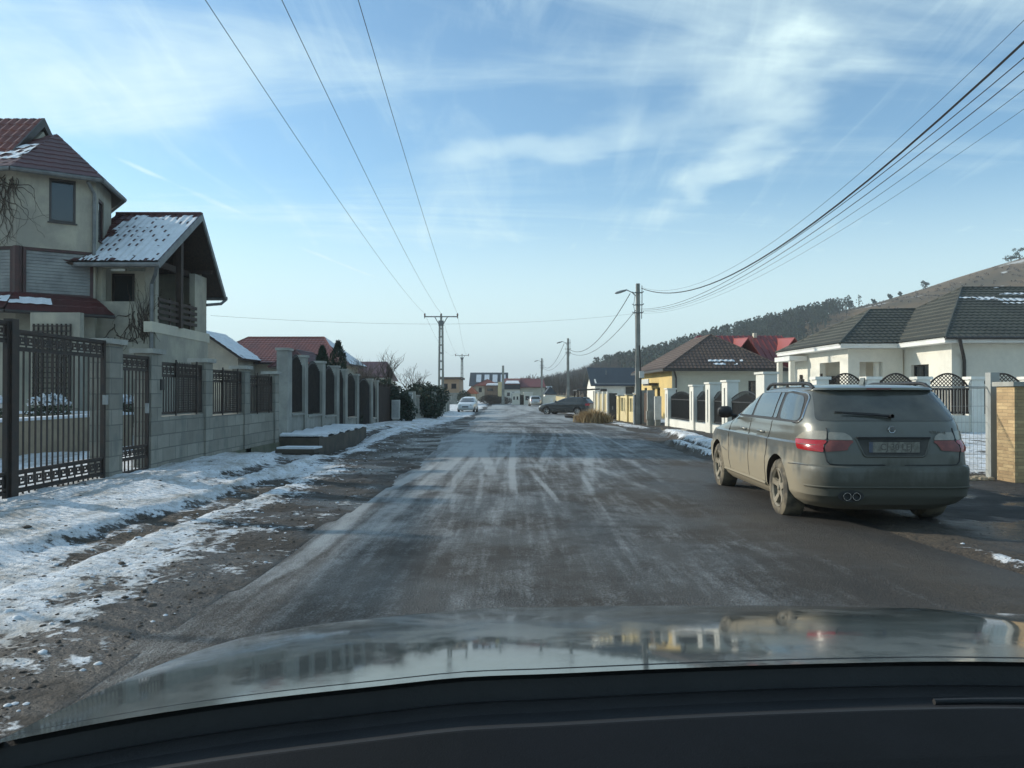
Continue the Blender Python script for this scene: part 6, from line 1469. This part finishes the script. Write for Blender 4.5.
        b = MB(1); b.lathe([(.029, yb-.020), (.033, yb-.021), (.035, yb-.0185)], 'y', 28, (0, 0, 1.045)); b.build('badge_ring', 'chrome', bd, 40)
        text_mesh('530xd', .052, .003, 'model_lettering', 'chromed', H, (.47, B.rear(.5, 1.0)-.004, 1.015), (R(90), 0, 0), 1.25)
        # wiper
        b = MB(1); b.lathe([(0, .06), (.018, .057), (.022, .0)], 'y', 14, (.02, B.rear(0, 1.18)-.07, 1.185)); Q = [(.02, B.rear(0, 1.185)-.045, 1.185), (-.15, B.rear(0, 1.2)-.035, 1.198), (-.30, B.rear(0, 1.2)-.028, 1.205), (-.47, B.rear(-.4, 1.2)-.02, 1.215)]
        b.tube(Q, [.018, .013, .010, .006], 6); b.tube([(-.08, B.rear(0, 1.2)-.018, 1.205), (-.54, B.rear(-.5, 1.22)-.012, 1.228)], .008, 5); b.build('rear_wiper', 'plasd', H, 60)
        # exhaust
        ex = MB(1)
        for x in (-.515, -.42): ex.lathe([(.032, .30), (.040, .0), (.041, -.012), (.036, -.012), (.031, .02), (.029, .25)], 'y', 20, (x, -.005, .365))
        ex.build('exhaust_tips', 'chrome', H, 60); b = MB(1); b.lathe([(.0, .06), (.10, .06)], 'y', 20, (0, 0, 0)); b.v = [(-.4675+x*1.35, .012+.0*y, .365+z*.62) for x, y, z in b.v]; b.build('exhaust_cutout', 'plasd', H)
        b = MB(1); b.box(-.60, .60, .30, .6, .23, .34); b.tube([(-.45, .2, .33), (-.45, 1.0, .27)], .05, 8); b.box(-.62, .62, .95, 1.12, .25, .38); b.build('underbody', 'plasd', H)
        b = MB(1)
        for x in (-.515, -.42): b.lathe([(0, .02), (.031, .02)], 'y', 16, (x, .0, .365))
        b.build('exhaust_bore', 'plasd', H)
        b = MB(1); b.slab([(-.012, .80, 1.522), (.012, .80, 1.522), (.004, .78, 1.60), (-.004, .78, 1.60)], (0, .12, 0)); b.v = [(x, y+(.0 if z > 1.55 else 0), z) for x, y, z in b.v]; b.build('roof_aerial', paint, H)
        b = MB(1); b.box(-.13, .13, B.rear(0, 1.47)-.008, B.rear(0, 1.47)+.01, 1.466, 1.480); b.build('high_brake_light', 'dull_lens', H)
    else:
        for sg in (-1, 1):
            patch('tail_light', smoothpoly([(.5, .82), (.98, .83), (.96, 1.0), (.55, 1.0)], .02), fo(sg), 'red_lens', H, .05, .01)
    for sg in (-1, 1):
        patch('headlight', smoothpoly([(.45, .66), (.84, .68), (.84, .80), (.48, .78)], .02), (lambda sg: (lambda x, z, off: (sg*x, B.front(x, z)+off, z)))(sg), 'headlight', H, .05, .012)
        patch('front_grille', smoothpoly([(.03, .62), (.33, .62), (.35, .80), (.03, .80)], .03), (lambda sg: (lambda x, z, off: (sg*x, B.front(x, z)+off, z)))(sg), 'plasd', H, .05, .008)
    return H
def _wrap(B, s, z, off, sg):
    """point at arc length s from the rear centre around the outline at height z"""
    th = np.interp(s, _AR(B)[0], _AR(B)[1]); x, y, zz = B.S(th, z); x2, y2, _ = B.S(th+.004, z); x1, y1, _ = B.S(max(0.0001, th-.004), z)
    tx, ty = x2-x1, y2-y1; L = math.hypot(tx, ty) or 1; nx, ny = ty/L, -tx/L
    return ((x+nx*off)*sg, y+ny*off, z)
_arc = {}
def _AR(B):
    if id(B) not in _arc:
        th = np.concatenate([[0], np.geomspace(1e-7, .05, 400), np.linspace(.051, math.pi/2, 900)]); P = np.array([B.S(t, .87)[:2] for t in th]); _arc[id(B)] = (np.concatenate([[0], np.cumsum(np.hypot(*np.diff(P, axis=0).T))]), th, B)
    return _arc[id(B)]
M['dull_lens'] = pm('dusty_red_lens', (.26, .075, .06), (.17, .05, .045), 9, .45, obj=True)
M['recess'] = pm('painted_recess_shadow', (.075, .073, .066), (.05, .05, .046), 9, .8)
M['plate'] = pm('dusty_number_plate', (.25, .245, .21), (.15, .145, .12), 25, .7, obj=True)
M['plateblue'] = pm('dusty_blue_band', (.08, .10, .16), (.10, .11, .13), 30, .7)
M['plateink'] = pm('dusty_black_letters', (.085, .08, .07), (.12, .11, .10), 50, .7)
M['badge'] = pm('dusty_badge', (.17, .17, .155), (.11, .115, .12), 40, .5)
M['chromed'] = pm('dusty_chrome_letters', (.22, .22, .20), (.16, .16, .145), 30, .5, metal=.3)
M['headlight'] = pm('headlight_lens', (.5, .52, .52), (.4, .42, .42), 20, .1, coat=.6)
M['paint_silver'] = car_paint('dusty_silver_grey_paint', (.155, .162, .148), dirt=(.25, .215, .15), dz=.76, rear=.58, rear_dust_shade=(.062, .061, .047))
M['paint_dark'] = car_paint('dark_green_grey_paint', (.035, .042, .045), dz=.35, amt=.35, metal=.3)
M['paint_white'] = car_paint('white_car_paint', (.62, .66, .68), dz=.5, amt=.5, metal=0)
M['paint_lsilver'] = car_paint('light_silver_paint', (.45, .47, .48), dz=.5, amt=.6, metal=.4)
M['paint_ego'] = None
def cars():
    c = make_estate('dusty silver grey estate car with roof rails parked on the right, seen from behind', 'car', 'paint_silver')
    c.location = (3.955, 8.22, .0); c.rotation_euler = (0, 0, R(-1.2))
    d = make_estate('dark estate car parked nose to the road before the carport', 'car', 'paint_dark', detail=False, dirty=False)
    d.location = (6.3*K, 62.5*K, (-.5)*K+.0); d.rotation_euler = (0, 0, R(62))
    # hatchbacks
    B = Body(LAY_HATCH)
    def hatch(label, paint, grp, z=0):
        H = thing('hatchback_car', (0, 0, 0), label, 'car', grp, k=1); make_body(B, H, paint, (.65, 3.2), .29, .83)
        for y in (.65, 3.2):
            for s in (-1, 1): add_wheel(H, s*.83, y, .29, .19, s, 'galv', 'tyre')
        for sg in (-1, 1):
            patch('side_window', smoothpoly([(.55, 1.0), (.70, 1.34), (1.9, 1.36), (2.65, 1.04), (2.6, 1.0)], .05), (lambda sg: (lambda y, z, off: (B.side(y, z, sg)+sg*off, y, z)))(sg), 'glass', H, .1, .01)
            patch('tail_light', smoothpoly([(.52, .72), (.78, .74), (.78, .98), (.60, .98)], .02), (lambda sg: (lambda x, z, off: (sg*x, B.rear(x, z)-off, z)))(sg), 'red_lens', H, .1, .012)
            patch('headlight', smoothpoly([(.42, .66), (.78, .68), (.78, .82), (.48, .80)], .02), (lambda sg: (lambda x, z, off: (sg*x, B.front(x, z)+off, z)))(sg), 'headlight', H, .1, .012)
            b = MB(1); b.lathe([(0, -.07), (.05, -.05), (.05, .05), (0, .07)], 'x', 10, (sg*.92, 2.55, 1.06)); b.build('wing_mirror', paint, H, 60)
        patch('rear_window', smoothpoly([(-.62, 1.02), (.62, 1.02), (.52, 1.34), (-.52, 1.34)], .05), lambda x, z, off: (x, B.rear(x, z)-off, z), 'glass', H, .1, .01)
        patch('windscreen', smoothpoly([(-.70, 1.03), (.70, 1.03), (.58, 1.36), (-.58, 1.36)], .05), lambda x, z, off: (x, B.front(x, z)+off, z), 'glass', H, .1, .01)
        patch('front_grille', smoothpoly([(-.3, .44), (.3, .44), (.3, .62), (-.3, .62)], .02), lambda x, z, off: (x, B.front(x, z)+off, z), 'plasd', H, .1, .01)
        b = MB(1); y = B.rear(0, .6)-.015; b.box(-.26, .26, y, y+.01, .56, .67); b.build('number_plate', 'plate', H)
        return H
    a = hatch('white hatchback parked on the snowy left verge, the nearer of two', 'paint_white', 'cars parked on the left verge'); a.location = (-3.85*K, 74*K, -.5*K); a.rotation_euler = (0, 0, R(176))
    b = copy_tree(a); b['label'] = 'white hatchback parked directly behind the nearer one on the left verge'; b.location = (-4.35*K, 84*K, -.5*K); b.rotation_euler = (0, 0, R(178))
    c = hatch('light silver hatchback at the far end of the road near the white cabins', 'paint_lsilver', 'x'); del c['group']; c.location = (2.95*K, 100*K, -.5*K); c.rotation_euler = (0, 0, R(2))
cars()
# ------------------------------------------------------------------ the car the picture is taken from (survey units)
def own_car():
    m, nt, N, L, B = nodes('blue_grey_bonnet_paint'); B.inputs['Metallic'].default_value = .12
    tc = N.new('ShaderNodeTexCoord').outputs['Object']; n = noise(N, L, tc, 3.2, 10, .72); f = mrange(N, L, n, .40, .68); f = math_(N, L, 'MAXIMUM', f, mrange(N, L, noise(N, L, tc, 70, 3, .7), .60, .72, 0, .7))
    L.new(mixc(N, L, f, (.065, .080, .083), (.13, .142, .138)), B.inputs['Base Color']); L.new(mrange(N, L, f, 0, 1, .05, .17), B.inputs['Roughness'])
    M['paint_ego'] = m
    C = .44; H = thing('windscreen_view_car', (C, 1.5, 0), 'blue grey bonnet and dark dashboard of the car in the very foreground', 'car')
    ZL = lambda x: Bz(x, rear(x))
    Bz = lambda x, y: .960-.13*(y-1.05)-.05*(y-1.05)**2-.035*abs((x-C)/.96)**4+.003*math.exp(-((abs(x-C)-.50)/.08)**2)
    rear = lambda x: 1.087-.18*abs(x-.6)**1.5
    hw = lambda y: 1.0-.24*max(0, (y-1.2)/.75)**2
    b = MB(); NX, NY = 60, 44; idx = {}
    for j in range(NY+1):
        for i in range(NX+1):
            s = -1+2*i/NX; xr = C+1.0*s; y0 = rear(xr); y1 = 2.05-.40*abs(s)**2.4; t = j/NY; y = y0+(y1-y0)*t; x = C+hw(y)*s; z = Bz(x, y)
            if t > .86: z -= ((t-.86)/.14)**2*.10
            idx[i, j] = b.vert((x, y, z))
    for j in range(NY):
        for i in range(NX): b.f.append((idx[i, j], idx[i+1, j], idx[i+1, j+1], idx[i, j+1])); b.m.append(0)
    b.build('bonnet', m, H, 50)
    # wings, nose and wheels below the bonnet
    w = MB()
    ring = []
    for i in range(NX+1): ring.append(idx[i, NY])
    L_ = [b.v[idx[0, j]] for j in range(NY+1)]; R2 = [b.v[idx[NX, j]] for j in range(NY+1)]; F_ = [b.v[idx[i, NY]] for i in range(NX+1)]
    for P, o in ((L_, (-1, 0)), (R2, (1, 0)), (F_, (0, 1))):
        prev = None
        for p in P:
            col = [(p[0]+o[0]*a, p[1]+o[1]*a, p[2]-d) for a, d in ((.0, .004), (.03, .03), (.055, .10), (.065, .22), (.06, .36), (.03, .60))]
            if prev:
                for q in range(5): w.face([prev[q], col[q], col[q+1], prev[q+1]])
            prev = col
    w.build('front_wings', m, H, 60)
    for sx in (-1, 1):
        for sy in (1.45,):
            t = MB(); t.lathe([(.18, .0), (.27, .0), (.29, .03), (.29, .15), (.27, .18), (0, .18)], 'x', 24, (C+sx*.72-.09, sy, .29)); t.build('wheel', 'tyre', H, 40)
    # scuttle (black plastic) between bonnet and glass, with slots and wiper arms
    s = MB(); N_ = 50; prof = [(.03, -.003), (.018, -.012), (.012, -.036), (.0, -.034), (-.02, -.040), (-.05, -.040), (-.08, -.030), (-.094, -.026)]
    for i in range(N_):
        for q in range(len(prof)-1):
            P = []
            for (ii, qq) in ((i, q), (i+1, q), (i+1, q+1), (i, q+1)):
                x = C-1.12+2.24*ii/N_; P.append((x, rear(x)+prof[qq][0], ZL(x)+prof[qq][1]))
            s.face(P)
    s.build('scuttle_panel', 'plasd', H, 60)
    for (x0, x1, dy) in ((C+.70, C+.10, .0),):
        q = MB(); P = []
        for k in range(12): t = k/11; x = x0+(x1-x0)*t; P.append((x, rear(x)-.045-.012*t, ZL(x)-.032))
        q.tube(P, [.007-.003*k/11 for k in range(12)], 6); q.build('wiper_arm', 'plasd', H, 60)
    # dashboard top
    d = MB(); prof = [(-.095, -.028), (-.099, -.024), (-.108, -.022), (-.14, -.023), (-.22, -.026), (-.40, -.05), (-.55, -.10), (-.62, -.16), (-.66, -.40)]
    for i in range(N_):
        for q in range(len(prof)-1):
            P = []
            for (ii, qq) in ((i, q), (i+1, q), (i+1, q+1), (i, q+1)):
                x = C-1.12+2.24*ii/N_; P.append((x, rear(x)+prof[qq][0], ZL(x)+prof[qq][1]))
            d.face(P)
    d.build('dashboard', 'dash', H, 60)
    r = MB(); r.slab([(C-.78, -1.9, 1.50), (C+.78, -1.9, 1.50), (C+.74, .05, 1.50), (C-.74, .05, 1.50)], (0, 0, .05)); r.build('roof', m, H)  # unseen roof and doors, added to keep sky light off the dashboard
    for sx in (-1, 1):
        w2 = MB(); w2.box(C+sx*.90-.03, C+sx*.90+.03, -1.9, .72, .22, .90); w2.build('door', m, H)
M['dash'] = pm('shade_darkened_dashboard', (.008, .010, .013), (.006, .008, .010), 3, .9, .2, 400, spec=.12)  # base colour darkened to stand for shading inside the cabin
own_car()
# ------------------------------------------------------------------ loose clods, slush and grit on the verges
def debris():
    rnd = random.Random(31); gm = bpy.data.objects['ground']
    bpy.context.view_layer.update(); dg = bpy.context.evaluated_depsgraph_get(); ev = gm.evaluated_get(dg)
    def lump(b, x, y, z, r, mi):
        n = 6; i0 = len(b.v); a0 = rnd.uniform(0, 6)
        for k, (rr_, h) in enumerate(((1, -.35), (.9, .12), (.45, .40))):
            for q in range(n): a = a0+q*6.283/n; s = r*rr_*rnd.uniform(.7, 1.25); b.v.append((x+math.cos(a)*s, y+math.sin(a)*s*1.1, z+r*h*rnd.uniform(.7, 1.2)))
        for k in range(2):
            for q in range(n): q2 = (q+1) % n; b.f.append((i0+k*n+q, i0+k*n+q2, i0+k*n+n+q2, i0+k*n+n+q)); b.m.append(mi)
        b.f.append(tuple(i0+2*n+q for q in range(n))); b.m.append(mi)
    b = MB()
    for _ in range(4200):
        y = 3.2+(rnd.random()**1.6)*24
        if rnd.random() < .82: x = float(rl(y))-abs(rnd.gauss(.0, 1.5)); 
        else: x = float(rr(y))+rnd.gauss(.3, .45)
        if x < -5.3: continue
        hit, loc, nrm, idx = ev.ray_cast(Vector((x*K, y*K, 3)), Vector((0, 0, -1)))
        if not hit: continue
        r = min(.038, .004+rnd.expovariate(1/.0055)); snow = rnd.random() < (.30 if x < -2.6 else .08)
        lump(b, x, y, loc.z/K, r*(1.3 if snow else 1), 1 if snow else 0)
    o = b.build('verge_debris', [M['clod'], 'hsnow'], smooth=50); tag(o, 'loose mud clods, grit and slush crumbs along the road edges', 'debris', kind='stuff')
M['clod'] = pm('mud_clod', (.075, .060, .045), (.04, .034, .028), 12, .95)
debris()
# ------------------------------------------------------------------ haze: one even volume round the street, hill and fields
def haze():
    b = MB(1); b.box(-3400, 3400, -700, 4450, -2.2, 135.0); o = b.build('haze', M['concrete']); o.data.materials.clear()
    m = bpy.data.materials.new('thin_winter_haze'); m.use_nodes = True; N = m.node_tree.nodes; N.clear()
    out = N.new('ShaderNodeOutputMaterial'); v = N.new('ShaderNodeVolumePrincipled'); v.inputs['Density'].default_value = HAZE; v.inputs['Color'].default_value = (.86, .94, 1, 1); v.inputs['Anisotropy'].default_value = .2
    m.node_tree.links.new(v.outputs[0], out.inputs['Volume']); o.data.materials.append(m); tag(o, 'thin pale winter haze over the whole street and hill', 'haze', kind='stuff')
HAZE = .00042
haze()
SC.cycles.volume_bounces = 0
